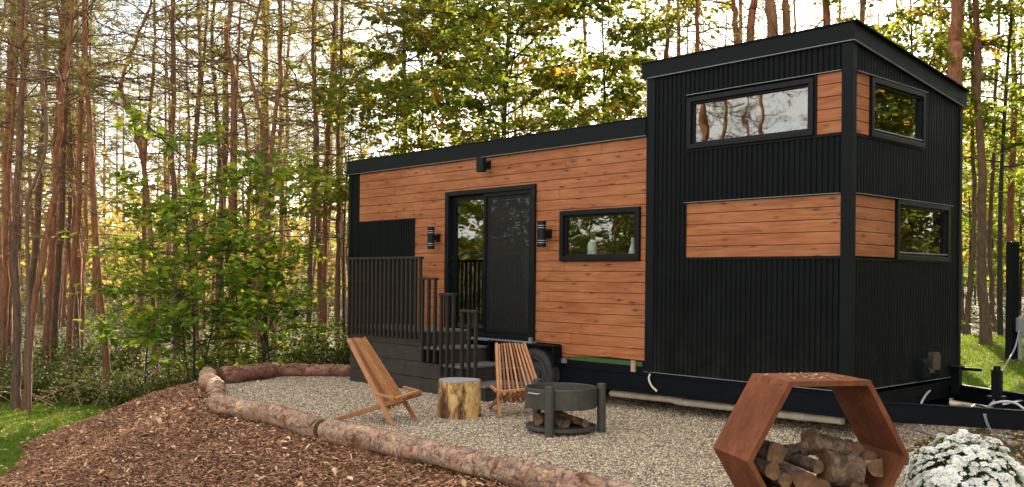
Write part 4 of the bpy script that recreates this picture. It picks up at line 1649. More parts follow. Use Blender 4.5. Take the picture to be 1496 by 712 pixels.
firelog(hx(0.325, 0.10, 0.445), hx(0.30, 0.46, 0.46), 0.080, 0.080, 'split log with its pale cut end forward, highest against the right corner of the holder', GH, 99, '2.4')
firelog(hx(-0.255, 0.20, 0.485), hx(-0.065, 0.16, 0.555), 0.020, 0.026, 'thin orange split stick lying over the pale topped log', GH, 95, '0.8')
firelog(hx(-0.11, 0.36, 0.49), hx(0.12, 0.38, 0.50), 0.06, 0.06, 'grey split log at the back of the pile, half under the large top log', GH, 97, '1.9')

# ------------------------------------------------------------------ chrysanthemum
MC = np.array([3.12, 6.5, 0.0])
root = empty('chrysanthemum', MC)
tag(root, 'domed bush of white chrysanthemums in full bloom at the lower right', 'flower bush')


def dome(n, r, hgt, j=0.0):
    u = rng.uniform(0, 2 * np.pi, n)
    w = np.arccos(rng.uniform(0.0, 1.0, n))
    d = np.stack([np.sin(w) * np.cos(u), np.sin(w) * np.sin(u), np.cos(w)], -1)
    lump = 1 + 0.06 * np.sin(u * 5 + w * 7) + 0.05 * np.sin(u * 3 - w * 9) + rng.normal(0, 0.02, n)
    return np.stack([d[:, 0] * r * lump, d[:, 1] * r * lump, 0.06 + d[:, 2] * (hgt - 0.06) * lump], -1), d


mb = MB()
P, D = dome(2600, 0.375, 0.49)
P = P * (rng.uniform(0.78, 1.06, 2600)[:, None]) 
stamp(mb, P, rand_rot(2600, 0.9), rng.uniform(0.014, 0.026, 2600)[:, None] * np.array([[1, 0.9, 1]]), LEAF_V, LEAF_F, rng.random(2600))
for k in range(60):
    p = P[k * 40]
    mb.tube([(0.02 * rng.normal(), 0.02 * rng.normal(), 0), tuple(p * 0.5 + np.array([0, 0, 0.03])), tuple(p)], 0.004, 4)
mb.build('foliage', MT['leaf_mum'], root)


def flower_mb(mb, P, D, size, seed):
    r = np.random.default_rng(seed)
    up = np.asarray(D, float)
    up /= np.linalg.norm(up)
    A = np.cross(up, (0.3, 0.5, 0.81))
    A /= np.linalg.norm(A)
    B = np.cross(up, A)
    for layer, (npet, rr, lift) in enumerate(((13, 1.0, 0.10), (10, 0.74, 0.28), (7, 0.42, 0.42))):
        for k in range(npet):
            a = (k + 0.5 * layer + 0.2 * r.normal()) / npet * 6.283
            e = A * math.cos(a) + B * math.sin(a)
            s = -A * math.sin(a) + B * math.cos(a)
            L = size * rr * r.uniform(0.86, 1.1)
            w = size * 0.20
            lf = lift * size
            p0 = P + up * lf * 0.4
            tip = P + e * L + up * (lf - 0.10 * size * r.random())
            md = P + e * L * 0.62 + up * lf * 1.05
            mb.add([p0, md - s * w, tip - s * w * 0.5, tip + e * w * 0.4, tip + s * w * 0.5, md + s * w], [(0, 1, 2, 3), (0, 3, 4, 5)], r.uniform(0.2, 1), 0)
    th = np.linspace(0, 6.283, 9)[:-1]
    c = P + up * size * 0.42
    ring = [c + (A * math.cos(t) + B * math.sin(t)) * size * 0.22 for t in th]
    for k in range(8):
        mb.add([ring[k], ring[(k + 1) % 8], c + up * size * 0.08], [(0, 1, 2)], 0.5, 1)


NF = 420
P, D = dome(NF * 3, 0.395, 0.525)
keep = []
for i in range(len(P)):
    if all(np.sum((P[i] - P[j]) ** 2) > (0.030) ** 2 for j in keep):
        keep.append(i)
P, D = P[keep], D[keep]
toview = np.array([0, 0, EYE]) - MC
score = [(d @ (toview / np.linalg.norm(toview))) + (0.3 if (p + MC)[2] > 0.22 else 0) for p, d in zip(P, D)]
order = np.argsort(score)[::-1]
rest = MB()
protos = []
for s in range(5):
    b = MB()
    flower_mb(b, np.zeros(3), (0, 0, 1), 0.030, s)
    protos.append(b.mesh('flower', [MT['petal'], MT['florheart']]))
for q, i in enumerate(order):
    d = D[i] + 0.25 * rng.normal(size=3)
    d[2] += 0.35
    d /= np.linalg.norm(d)
    if q < 100:
        o = bpy.data.objects.new('flower', protos[q % 5])
        COL.objects.link(o)
        o.parent = root
        o.location = P[i]
        o.rotation_mode = 'QUATERNION'
        o.rotation_quaternion = Vector((0, 0, 1)).rotation_difference(Vector(d)) @ __import__('mathutils').Quaternion((0, 0, 1), rng.uniform(0, 6.28))
        sc = rng.uniform(0.75, 1.35)
        o.scale = (sc, sc, sc)
    else:
        flower_mb(rest, P[i], d, 0.030 * rng.uniform(0.8, 1.25), q)
tag(rest.build('flowers', [MT['petal'], MT['florheart']], root), kind='stuff')

# ------------------------------------------------------------------ services on the right
px = at(1478, 530, 15.8)
gz = Hs(px[0], px[1])
root = empty('service_post', (px[0], px[1], gz), R(10))
tag(root, 'tall black square post carrying a grey power outlet box on the right lawn', 'post')
mb = MB()
mb.box(-0.074, 0.074, -0.074, 0.074, -0.1, 2.27 - gz)
mb.build('post', MT['black_trim'], root, bevel=0.01)
mb = MB()
mb.box(0.0, 0.13, -0.19, -0.085, 0.50, 0.74)
bx = mb.build('outlet_box', MT['boxmetal'], root, bevel=0.01)
mb = MB()
mb.prism([(-0.20, 0.62), (-0.33, 0.52), (-0.30, 0.46), (-0.17, 0.52)], 0, 0.135, 0.36)
mb.build('lid', MT['boxmetal'], bx)
mb = MB()
mb.tube([(0.05, -0.13, -0.1), (0.05, -0.13, 0.499)], 0.032, 12, True)
mb.build('conduit', MT['boxmetal'], root)


def cable(pts, r, mat, label, cat, name):
    Q = catmull(np.array(pts), 70)
    b = Q[0].copy()
    mb = MB()
    mb.tube(Q - b, r, 8, True)
    tag(mb.build(name, mat, smooth=True, loc=b), label, cat)


def gp(px, py, Y):
    p = at(px, py, Y)
    return (p[0], p[1], Hs(p[0], p[1]) + 0.03)


cable([at(1489, 484, 15.4), at(1484, 505, 15.2), at(1476, 522, 14.9), gp(1460, 536, 14.6), gp(1440, 553, 13.2), gp(1420, 574, 11.9), gp(1402, 590, 11.3)], 0.012, MT['cable'], 'grey power cable running over the grass from the outlet post', 'cable', 'power_cable')
cable([at(1391, 556, 11.4), at(1376, 559, 11.0), at(1360, 569, 10.7), at(1349, 583, 10.4), at(1343, 600, 10.2), at(1344, 617, 10.0), gp(1350, 630, 9.95), gp(1366, 639, 9.7), gp(1390, 641, 9.65), gp(1408, 634, 9.9)], 0.013, MT['white_pipe'], 'pale hose hanging from the end of the trailer down to the ground', 'hose', 'water_hose')
cable([at(1441, 598, 9.2), at(1447, 592, 9.15), at(1458, 588, 9.1), at(1472, 587, 9.05), at(1485, 590, 9.0), at(1497, 598, 8.95), at(1520, 610, 8.9)], 0.012, MT['white_pipe'], 'pale hose looped over the top of the drawbar near the jack', 'hose', 'water_hose')
p0 = gp(1385, 626, 10.5)
mb = MB()
mb.box(-0.24, 0.24, -0.07, 0.07, -0.03, 0.10)
tag(mb.build('timber_block', MT['timber'], loc=p0, rz=0.1, bevel=0.008), 'short weathered timber block lying in the leaves under the drawbar', 'timber')

# ------------------------------------------------------------------ trees
NEED_V = [(0, -0.5, 0), (0, 0.5, 0), (1, 0, 0)]
LEAF6_V = [(0, 0, 0), (0.30, 0.36, 0.06), (0.72, 0.30, 0.02), (1, 0, -0.10), (0.72, -0.30, 0.02), (0.30, -0.36, 0.06)]
LEAF6_F = [(0, 3, 2, 1), (0, 5, 4, 3)]


def dir_rot(D, r, roll=None):
    """rotation matrices whose x axis is D, with random roll"""
    D = D / (np.linalg.norm(D, axis=1)[:, None] + 1e-9)
    up = np.tile(np.array([0, 0, 1.0]), (len(D), 1)) + r.normal(0, 0.02, D.shape)
    s = np.cross(up, D)
    s /= np.linalg.norm(s, axis=1)[:, None] + 1e-9
    q = np.cross(D, s)
    a = r.uniform(0, 6.28, len(D)) if roll is None else r.normal(0, roll, len(D))
    c, sn = np.cos(a)[:, None], np.sin(a)[:, None]
    return np.stack([D, s * c + q * sn, -s * sn + q * c], -1)


def pine_parts(path, r0, seed, crown_from=4.5, dens=1.0, reach=1.0, fine=True, needle=0.85):
    """trunk mesh builder and crown mesh builder in local coordinates (path starts at the origin)"""
    r = np.random.default_rng(seed)
    path = np.array(path, float)
    m = max(14, int(path[-1, 2] * 2.2))
    Q = catmull(path, m)
    Q[1:-1, :2] += r.normal(0, 0.012, (m - 2, 2))
    s = np.linspace(0, 1, m)
    rad = r0 * (1 - 0.80 * s ** 1.15)
    rad[0] *= 1.35
    rad[1] *= 1.08
    T, Cn = MB(), MB()
    rn = 1 + r.normal(0, 0.035, (m, 9))
    T.tube(np.vstack([Q[0] - (0, 0, 0.25), Q]), np.concatenate([[rad[0] * 1.1], rad]), 9, False, rn=np.vstack([rn[:1], rn]))
    Hh = Q[-1, 2]
    z = 1.3 + r.uniform(0, 0.5)
    np_, nd, ns, nt = [], [], [], []
    while z < Hh - 0.3:
        u = z / Hh
        k = np.searchsorted(Q[:, 2], z)
        k = min(max(k, 1), m - 1)
        f = (z - Q[k - 1, 2]) / (Q[k, 2] - Q[k - 1, 2] + 1e-6)
        c = Q[k - 1] + (Q[k] - Q[k - 1]) * f
        rr = rad[k]
        live = smooth01(crown_from - 1.0, crown_from + 3.5, z)
        for _ in range(r.poisson((1.75 if z > 2.8 else 0.5) * dens) + (1 if z > 3 else 0)):
            a = r.uniform(0, 6.283)
            L = reach * (r.uniform(0.25, 1.0) if z < 2.6 else r.uniform(0.7, 2.6)) * (0.5 + 0.75 * live) * (1.15 - 0.75 * max(0, u - 0.55) / 0.45)
            if r.random() < 0.22:
                L *= 0.3
            e = np.array([math.cos(a), math.sin(a), r.normal(0.05, 0.22)])
            sd = np.array([-math.sin(a), math.cos(a), 0])
            n = 6
            t = np.linspace(0, 1, n)
            curve = r.normal(0, 0.16)
            droop = r.uniform(-0.22, 0.16)
            B = c + e * rr * 0.6 + np.outer(t * L, e) + np.outer(t ** 2 * L * curve, sd) + np.outer((t ** 2) * L * droop + 0.10 * L * np.sin(t * 4 + a) * 0.5, (0, 0, 1))
            B[1:] += r.normal(0, 0.022 * L, (n - 1, 3))
            br = min(0.022, 0.0055 + 0.0062 * L)
            Cn.tube(B, np.linspace(br, 0.0035, n), 4, mi=0)
            nsub = int(L * (2.7 if fine else 1.6)) + (1 if L > 0.6 else 0)
            for _s in range(nsub):
                w = r.uniform(0.25, 0.98)
                i = min(int(w * (n - 1)), n - 2)
                b = B[i] + (B[i + 1] - B[i]) * (w * (n - 1) - i)
                g = (B[i + 1] - B[i])
                g /= np.linalg.norm(g)
                sgn = r.choice((-1, 1))
                d = g * r.uniform(0.3, 0.9) + np.cross(g, (0, 0, 1)) * sgn * r.uniform(0.5, 1.0) + np.array([0, 0, r.normal(0.08, 0.28)])
                d /= np.linalg.norm(d)
                l2 = L * r.uniform(0.16, 0.42)
                mid = b + d * l2 * 0.5 + r.normal(0, 0.03, 3)
                tip = b + d * l2 + np.array([0, 0, r.uniform(-0.06, 0.10)])
                Cn.tube([b, mid, tip], [0.0052, 0.0042, 0.0026], 3, mi=0)
                if r.random() < live * 0.9 + 0.05:
                    for q in (mid, tip, (mid + tip) / 2, (mid + b) / 2):
                        if r.random() < 0.82:
                            kk = int(r.integers(6, 11) * needle)
                            dd = d + r.normal(0, 0.62, (kk, 3))
                            np_.append(q + r.normal(0, 0.035, (kk, 3)))
                            nd.append(dd)
                            ns.append(r.uniform(0.075, 0.15, kk))
                            nt.append(np.clip(r.normal(0.22 + 0.5 * r.random(), 0.16) + r.normal(0, 0.1, kk), 0, 1))
            if live > 0.25:
                for w in (0.86, 0.95, 1.0):
                    q = B[0] + (B[-1] - B[0]) * w if w < 1 else B[-1]
                    kk = int(r.integers(7, 12) * needle)
                    np_.append(B[-1] * w + B[-2] * (1 - w) + r.normal(0, 0.04, (kk, 3)))
                    nd.append((B[-1] - B[-2]) / np.linalg.norm(B[-1] - B[-2]) + r.normal(0, 0.6, (kk, 3)))
                    ns.append(r.uniform(0.08, 0.16, kk))
                    nt.append(np.clip(r.normal(0.4, 0.25, kk), 0, 1))
        z += r.uniform(0.26, 0.62) / max(0.5, dens)
    if np_:
        P, D, S = np.concatenate(np_), np.concatenate(nd), np.concatenate(ns)
        sc = np.stack([S, np.full(len(S), 0.014), S], -1)
        stamp(Cn, P, dir_rot(D, r), sc, NEED_V, [(0, 1, 2)], np.concatenate(nt), 1)
    return T, Cn


def pine(base, path, r0, seed, label, bark='pinebark', group=None, **kw):
    o = empty('pine_tree', tuple(base))
    tag(o, label, 'pine tree', group)
    T, Cn = pine_parts(path, r0, seed, **kw)
    T.build('trunk', MT[bark], o, smooth=True)
    Cn.build('crown', [MT['twig'], MT['needles']], o)
    return o


def pxpine(pts, Y, wpx, seed, label, bark='pinebark', top=13.5, zfloor=None, **kw):
    """a pine whose trunk runs through picture points (bottom first) at distance Y; wpx its trunk width in picture pixels"""
    W = np.array([at(px, py, Y) for px, py in pts])
    gz = Hs(W[0][0], W[0][1])
    bx = W[0].copy()
    bx[2] = gz
    if W[0][2] > gz + 0.5:     # first picture point is above the ground: carry the trunk down
        d = (W[0] - W[1]) / max(0.3, W[0][2] - W[1][2]) if len(W) > 1 else np.zeros(3)
        lean = np.clip((W[0][:2] - W[1][:2]) / (W[0][2] - W[1][2] + 1e-6), -0.05, 0.05) if len(W) > 1 else np.zeros(2)
        bx[:2] = W[0][:2] + lean * (gz - W[0][2])
        P = np.vstack([bx[None], W])
    else:
        P = np.vstack([bx[None], W[1:]])
    rr = np.random.default_rng(seed)
    P[1:, 1] += rr.normal(0, 0.05, len(P) - 1)
    lean = (P[-1][:2] - P[-2][:2]) / (P[-1][2] - P[-2][2] + 1e-6)
    z = P[-1][2]
    while z < top:
        dz = min(3.0, top - z + 0.1)
        lean = lean * 0.5 + rr.normal(0, 0.02, 2)
        P = np.vstack([P, [P[-1][0] + lean[0] * dz, P[-1][1] + lean[1] * dz, z + dz]])
        z += dz
    return pine(bx, P - bx, wpx / FPX * Y / 2 * 0.88, seed, label, bark, **kw)


# --- trunks one can tell apart in the photograph
pxpine([(25, 602), (26, 470), (28, 330), (30, 160), (33, 0)], 17.0, 15, 101, 'straight grey brown pine at the left edge of the lawn, partner of a leaning trunk', 'greybark')
pxpine([(37, 602), (44, 480), (60, 370), (77, 285), (89, 180), (99, 84), (106, 0)], 16.8, 13, 102, 'slender red pine leaning right from beside the straight trunk at the lawn edge', 'pinebark')
pxpine([(159, 596), (150, 480), (141, 330), (131, 190), (126, 100), (121, 0)], 17.6, 13, 103, 'gently bowed red pine standing in the brush left of the green sapling', 'pinebark')
pxpine([(66, 548), (70, 440), (79, 290), (84, 180), (90, 60)], 21.5, 13, 104, 'brown pine a step behind the leaning trunk, left one of a close pair')
pxpine([(76, 548), (82, 430), (91, 285), (92, 150), (98, 30)], 22.0, 13, 105, 'brown pine a step behind the leaning trunk, right one of a close pair', 'greybark')
pxpine([(97, 556), (104, 420), (115, 285), (117, 170), (124, 60)], 21.0, 11, 106, 'pine with a thin straight trunk between the close pair and the bowed red pine')
pxpine([(3, 570), (8, 440), (14, 300), (22, 120)], 21.0, 10, 107, 'thin pine at the very left edge of the photo, beyond the lawn')
pxpine([(256, 540), (254, 400), (252, 253), (251, 120), (254, 0)], 20.0, 12, 108, 'tall straight pine rising out of the top of the green sapling', 'greybark')
pxpine([(218, 330), (204, 215), (190, 160), (178, 128), (190, 80), (204, 45), (220, 0)], 21.0, 9, 109, 'crooked pine with a kinked trunk left of the tall straight pine')
pxpine([(387, 533), (387, 420), (387, 240), (384, 190), (376, 150), (366, 110), (364, 60), (380, 0)], 18.2, 9, 110, 'slim dark pine trunk just behind the log bend, right of the green sapling', 'greybark')
pxpine([(404, 530), (396, 440), (392, 330), (396, 256), (402, 160), (408, 110), (410, 0)], 20.0, 11, 111, 'pine that splits into forked tops, second from the house corner on the left')
pxpine([(340, 310), (340, 220), (343, 130), (334, 80), (331, 40), (336, 0)], 19.5, 12, 112, 'red pine with a bend at mid height, seen above the green sapling', 'pinebark')
pxpine([(452, 534), (452, 430), (458, 285), (462, 200), (457, 90), (456, 0)], 20.5, 11, 113, 'brown pine left of the house corner, nearer one of a loose row', 'greybark')
pxpine([(474, 530), (474, 420), (476, 300), (480, 200), (486, 80), (489, 0)], 23.5, 11, 114, 'reddish pine close to the left end of the house')
pxpine([(493, 530), (494, 400), (496, 300), (494, 200), (498, 90), (500, 0)], 22.5, 9, 115, 'thin pine almost touching the left end of the house in the photo', 'greybark')
pxpine([(592, 190), (590, 120), (592, 40), (596, 0)], 24.0, 10, 116, 'reddish pine trunk rising behind the lower roof, left of the turning maple')
pxpine([(205, 480), (210, 360), (214, 230), (222, 100), (226, 0)], 24.0, 9, 117, 'thin red pine behind the upper left of the green sapling')
pxpine([(288, 480), (286, 360), (283, 240), (292, 130), (290, 0)], 25.0, 10, 118, 'pine right of the tall straight pine, in the second row')
pxpine([(362, 480), (358, 380), (366, 260), (356, 170), (346, 120), (352, 0)], 23.0, 8, 119, 'forked slender pine between the bent red pine and the slim dark trunk')
# behind the roof
BK = [(972, 90, 977, 0, 24, 9, 'thin pine trunk above the left end of the tower roof'), (990, 85, 992, 0, 26, 8, 'very thin pine trunk above the tower roof, second from the left'),
      (1019, 78, 1017, 0, 21, 9, 'slender red pine trunk above the tower roof, third from the left'), (1076, 60, 1072, 0, 22, 12, 'pine trunk just left of the roof vent hood'),
      (1096, 55, 1100, 0, 20.0, 16, 'reddish pine trunk right behind the roof vent hood'), (1127, 52, 1124, 0, 19.0, 21, 'thickest grey pine trunk behind the tower roof'),
      (1148, 48, 1147, 0, 20.5, 16, 'red pine trunk just right of the thickest trunk behind the roof'), (1206, 33, 1206, 0, 22, 15, 'red pine trunk alone above the right half of the tower roof'),
      (1258, 32, 1262, 0, 24, 11, 'brown pine trunk above the near corner of the tower roof')]
for i, (xa, ya, xb, yb, Y, w, lb) in enumerate(BK):
    pxpine([(xa, ya), (xb, yb)], Y, w, 140 + i, lb, 'greybark' if i in (5, 8) else 'pinebark', crown_from=6.0, reach=0.9)
pxpine([(1391, 118), (1395, 60), (1397, 0)], 17.2, 27, 160, 'thick red barked pine behind the right end of the roof', 'pinebark', crown_from=8, reach=0.8, dens=0.6)
pxpine([(1440, 500), (1438, 400), (1436, 270), (1431, 120), (1426, 0)], 17.6, 17, 161, 'grey brown pine standing on the right lawn, left of the service post', 'greybark', crown_from=7, reach=0.7, dens=0.6)
pxpine([(1412, 503), (1416, 440), (1422, 360), (1424, 280), (1418, 150)], 19.5, 10, 162, 'thin curved pine just right of the house end wall', 'greybark', crown_from=7, reach=0.6, dens=0.6)
pxpine([(1407, 503), (1404, 420), (1403, 330), (1400, 200)], 20.5, 9, 163, 'thin pine half hidden by the edge of the end wall', 'greybark', crown_from=7, reach=0.6, dens=0.6)
pxpine([(1452, 498), (1450, 420), (1447, 330), (1450, 200)], 21.5, 9, 164, 'thin dark pine just right of the grey brown pine on the right lawn', 'greybark', crown_from=6, reach=0.7, dens=0.6)
pxpine([(1480, 300), (1482, 150), (1478, 0)], 23.0, 13, 165, 'red pine trunk at the right edge, above the service post', 'pinebark', crown_from=6)

# --- deeper woods: a few kinds of pine, copied
PROTO = []
for k in range(9):
    r = np.random.default_rng(300 + k)
    top = r.uniform(13.5, 17.5)
    x = np.cumsum(r.normal(0, 0.11, (9, 2)), 0)
    x -= x[0]
    path = np.column_stack([x, np.linspace(0, top, 9)])
    T, Cn = pine_parts(path, r.uniform(0.075, 0.13), 300 + k, crown_from=r.uniform(3.2, 5.5), dens=1.0, reach=0.9, fine=(k < 5), needle=0.95)
    o = empty('pine_tree', (0, 0, -50))
    T.build('trunk', MT['pinebark' if k % 3 else 'greybark'], o, smooth=True)
    Cn.build('crown', [MT['twig'], MT['needles']], o)
    PROTO.append([o, False])


def put_pine(X, Y, k, label, group):
    p, used = PROTO[k]
    o = copy_tree(p) if used else p
    PROTO[k][1] = True
    o.location = (X, Y, Hs(X, Y))
    o.rotation_euler = (random.gauss(0, 0.025), random.gauss(0, 0.025), random.uniform(0, 6.28))
    s = random.uniform(0.85, 1.2)
    o.scale = (s, s, s)
    tag(o, label, 'pine tree', group)
    return o


placed = []


def deep(n, pxa, pxb, ya, yb, label, group, mind=1.1, pw=1.0):
    c = 0
    tries = 0
    while c < n and tries < 6000:
        tries += 1
        Y = ya + (yb - ya) * random.random() ** pw
        px = random.uniform(pxa, pxb)
        X = (px - PX0) / FPX * Y
        if any((X - a) ** 2 + (Y - b) ** 2 < mind ** 2 for a, b in placed):
            continue
        lx, ly = hloc(X, Y)
        if -11 < lx < 2 and -3 < ly < 4.2:
            continue
        placed.append((X, Y))
        put_pine(X, Y, random.randrange(9), label, group)
        c += 1


deep(13, -40, 500, 22, 31, 'slender pine in the second row of the left woods, one of many alike', 'pines in the second row of the left woods', 1.0)
deep(40, -70, 520, 31, 62, 'thin pine deep in the left woods, one of many alike', 'pines deep in the left woods', 1.1)
deep(8, 500, 960, 30, 60, 'pine whose upper trunk shows above the lower roof, one of many alike', 'pines behind the cedar wing', 1.6)
deep(12, 960, 1400, 27, 60, 'pine rising far behind the tower roof, one of many alike', 'pines far behind the tower', 1.8)
deep(10, 1395, 1640, 25, 60, 'thin pine beyond the right lawn, one of many alike', 'pines beyond the right lawn', 1.6)
# woods that stand beside the picture and show in the window panes
for (X, Y) in ((-13, 4), (-15, 9), (-17, 1.5), (-18.5, 6.5), (-21, 11), (-22, 3), (-25, 7), (-27, 0), (-29, 10), (-31, 4), (-16, 13), (-24, -4), (-19, -3)):
    put_pine(X, Y, random.randrange(9), 'pine at the left of the clearing, mirrored in the house windows', 'pines mirrored in the front windows')
for (X, Y) in ((13.5, 12), (15.5, 15), (17, 10.5), (19, 13.5), (20, 17.5), (22.5, 12), (24, 16), (26, 9)):
    put_pine(X, Y, random.randrange(9), 'pine at the right of the clearing, mirrored in the end wall windows', 'pines mirrored in the end windows')


# ------------------------------------------------------------------ broadleaf trees
def broadleaf(base, height, trunk_r, spread, zlow, seed, mat, label, cat='tree', name='maple_tree', nlimb=16, leaf=0.10, nleaf=1.0, lean=(0, 0), stems=1, group=None, bark='darkbark', flat=0.5, elev=(0.15, 0.8), squash=None):
    r = np.random.default_rng(seed)
    o = empty(name, tuple(base))
    tag(o, label, cat, group)
    T, Cn = MB(), MB()
    LP, LD, LS, LT = [], [], [], []
    for st in range(stems):
        hh = height * (1 if st == 0 else r.uniform(0.65, 0.95))
        ln = np.array(lean) + (r.normal(0, 0.12, 2) if st else 0)
        m = 12
        s = np.linspace(0, 1, m)
        P = np.column_stack([s * hh * ln[0] + 0.15 * np.sin(s * 4 + seed + st) * s, s * hh * ln[1] + 0.15 * np.sin(s * 3 + seed * 2 + st) * s, s * hh])
        tr = trunk_r * (1 if st == 0 else 0.7)
        T.tube(np.vstack([P[0] - (0, 0, .3), P]), tr * np.concatenate([[1.3], 1 - 0.86 * s]), 8)
        for k in range(nlimb):
            u = zlow / hh + (1 - zlow / hh) * ((k + r.random()) / nlimb) ** 0.9
            u = min(u, 0.98)
            i = min(int(u * (m - 1)), m - 2)
            c = P[i] + (P[i + 1] - P[i]) * (u * (m - 1) - i)
            a = k * 2.39996 + r.normal(0, 0.4) + st
            prof = math.sin(min(1, 0.25 + 0.75 * (1 - (u - zlow / hh) / (1 - zlow / hh + 1e-6))) * math.pi * 0.62) 
            L = spread * r.uniform(0.65, 1.1) * (0.35 + 0.75 * prof)
            el = r.uniform(*elev)
            e = np.array([math.cos(a) * math.cos(el), math.sin(a) * math.cos(el), math.sin(el)])
            if squash:
                e[1] *= squash
            n = 8
            t = np.linspace(0, 1, n)
            B = c + np.outer(t * L, e) + np.outer(-(t ** 2) * L * r.uniform(0.05, 0.30), (0, 0, 1)) + np.cumsum(r.normal(0, 0.025 * L, (n, 3)), 0) * t[:, None]
            br = max(0.010, tr * 0.38 * (1 - 0.5 * u))
            Cn.tube(B, np.linspace(br, 0.006, n), 5, mi=0)
            ntw = int(3 + L * 4.0)
            for w in np.sort(r.uniform(0.18, 1.0, ntw)):
                i = min(int(w * (n - 1)), n - 2)
                b = B[i] + (B[i + 1] - B[i]) * (w * (n - 1) - i)
                g = B[i + 1] - B[i]
                g /= np.linalg.norm(g)
                d = g * r.uniform(0.2, 1.0) + np.cross(g, (0, 0, 1)) * r.choice((-1, 1)) * r.uniform(0.3, 1.0) + np.array([0, 0, r.normal(0.1, 0.25)])
                d /= np.linalg.norm(d)
                l2 = r.uniform(0.3, 0.85) * (0.55 + 0.25 * L)
                l2 = min(l2, 1.1)
                tip = b + d * l2 - np.array([0, 0, 0.12 * l2])
                mid = (b + tip) / 2 + r.normal(0, 0.03, 3)
                Cn.tube([b, mid, tip], [0.007, 0.005, 0.003], 3, mi=0)
                kk = int(r.integers(11, 20) * nleaf * (0.5 + l2))
                q = r.uniform(0.12, 1.05, kk)[:, None]
                PP = b + (mid - b) * np.minimum(q * 2, 1) + (tip - mid) * np.maximum(q * 2 - 1, 0)
                PP = PP + r.normal(0, 0.055, (kk, 3)) * (1, 1, 0.8)
                az = r.uniform(0, 6.283, kk)
                D = np.column_stack([np.cos(az), np.sin(az), r.normal(-0.30, 0.35, kk)]) + d * 0.7
                LP.append(PP)
                LD.append(D)
                LS.append(leaf * r.uniform(0.6, 1.25, kk))
                clump = r.beta(1.5, 2.2)
                LT.append(np.clip(clump + r.normal(0, 0.20, kk), 0, 1))
    P, D, S = np.concatenate(LP), np.concatenate(LD), np.concatenate(LS)
    sc = np.stack([S, S * r.uniform(0.85, 1.2, len(S)), S], -1)
    stamp(Cn, P, dir_rot(D, r, flat), sc, LEAF6_V, LEAF6_F, np.concatenate(LT), 1)
    T.build('trunk', MT[bark], o, smooth=True)
    Cn.build('crown', [MT['twig'] if bark != 'darkbark' else MT[bark], MT[mat]], o)
    return o


def bpos(px, Y):
    X = (px - PX0) / FPX * Y
    return np.array([X, Y, Hs(X, Y)])


b = bpos(733, 21.5)
broadleaf(b, 10.5, 0.085, 3.7, 3.0, 11, 'leaf_turning', 'large maple turning yellow behind the lower roof', nlimb=64, leaf=0.125, nleaf=1.45, elev=(0.0, 0.6))
b = bpos(610, 24.0)
broadleaf(b, 9.6, 0.07, 3.0, 3.4, 12, 'leaf_turning', 'turning maple left of the large one, over the left end of the lower roof', nlimb=40, leaf=0.125, nleaf=1.3, elev=(0.0, 0.6))
b = bpos(880, 23.0)
broadleaf(b, 9.6, 0.065, 2.8, 3.6, 13, 'leaf_turning', 'green maple close to the left side of the tower', nlimb=38, leaf=0.125, nleaf=1.3, elev=(0.0, 0.6))
b = bpos(283, 15.9)
broadleaf(b, 4.4, 0.026, 1.6, 0.7, 14, 'leaf_green', 'leafy green sapling behind the mulch bank, left of the log bend', name='sapling', cat='sapling', nlimb=17, leaf=0.135, nleaf=0.62, stems=3, elev=(0.15, 0.75))
b = bpos(395, 16.6)
broadleaf(b, 2.9, 0.025, 1.15, 0.6, 15, 'leaf_green', 'smaller green sapling behind the back border log, right of the big sapling', name='sapling', cat='sapling', nlimb=16, leaf=0.115, nleaf=0.55, stems=2, elev=(0.15, 0.8))
b = bpos(215, 17.3)
broadleaf(b, 3.2, 0.022, 0.85, 0.7, 18, 'leaf_green', 'thin green sapling at the left of the big sapling, by the brush', name='sapling', cat='sapling', nlimb=12, leaf=0.10, nleaf=0.75, stems=1, elev=(0.15, 0.7))
b = bpos(505, 19.5)
broadleaf(b, 6.0, 0.035, 1.25, 2.6, 16, 'leaf_turning', 'yellowing young maple beside the left end of the house', name='maple_tree', nlimb=16, leaf=0.10, nleaf=0.7, elev=(0.0, 0.5))
b = bpos(1462, 18.8)
broadleaf(b, 8.8, 0.06, 2.5, 3.2, 17, 'leaf_turning', 'young maple with green and yellow leaves over the right lawn', nlimb=42, leaf=0.108, nleaf=1.5, elev=(0.0, 0.6))
b = bpos(1330, 20.5)
broadleaf(b, 8.8, 0.06, 2.1, 3.4, 19, 'leaf_turning', 'maple with yellow tipped leaves behind the sloping end of the roof', nlimb=32, leaf=0.108, nleaf=1.5, elev=(0.0, 0.6))
b = bpos(1540, 23.0)
broadleaf(b, 7.0, 0.05, 2.4, 2.6, 20, 'leaf_green', 'dense dark green maple at the right edge behind the service post', nlimb=26, leaf=0.11, nleaf=1.0, elev=(0.0, 0.6))
b = bpos(345, 27.0)
broadleaf(b, 12.0, 0.08, 2.6, 7.0, 22, 'leaf_turning', 'tall thin maple whose leaves show at the top, among the pines left of the house', nlimb=16, leaf=0.12, nleaf=0.7, elev=(0.0, 0.6))
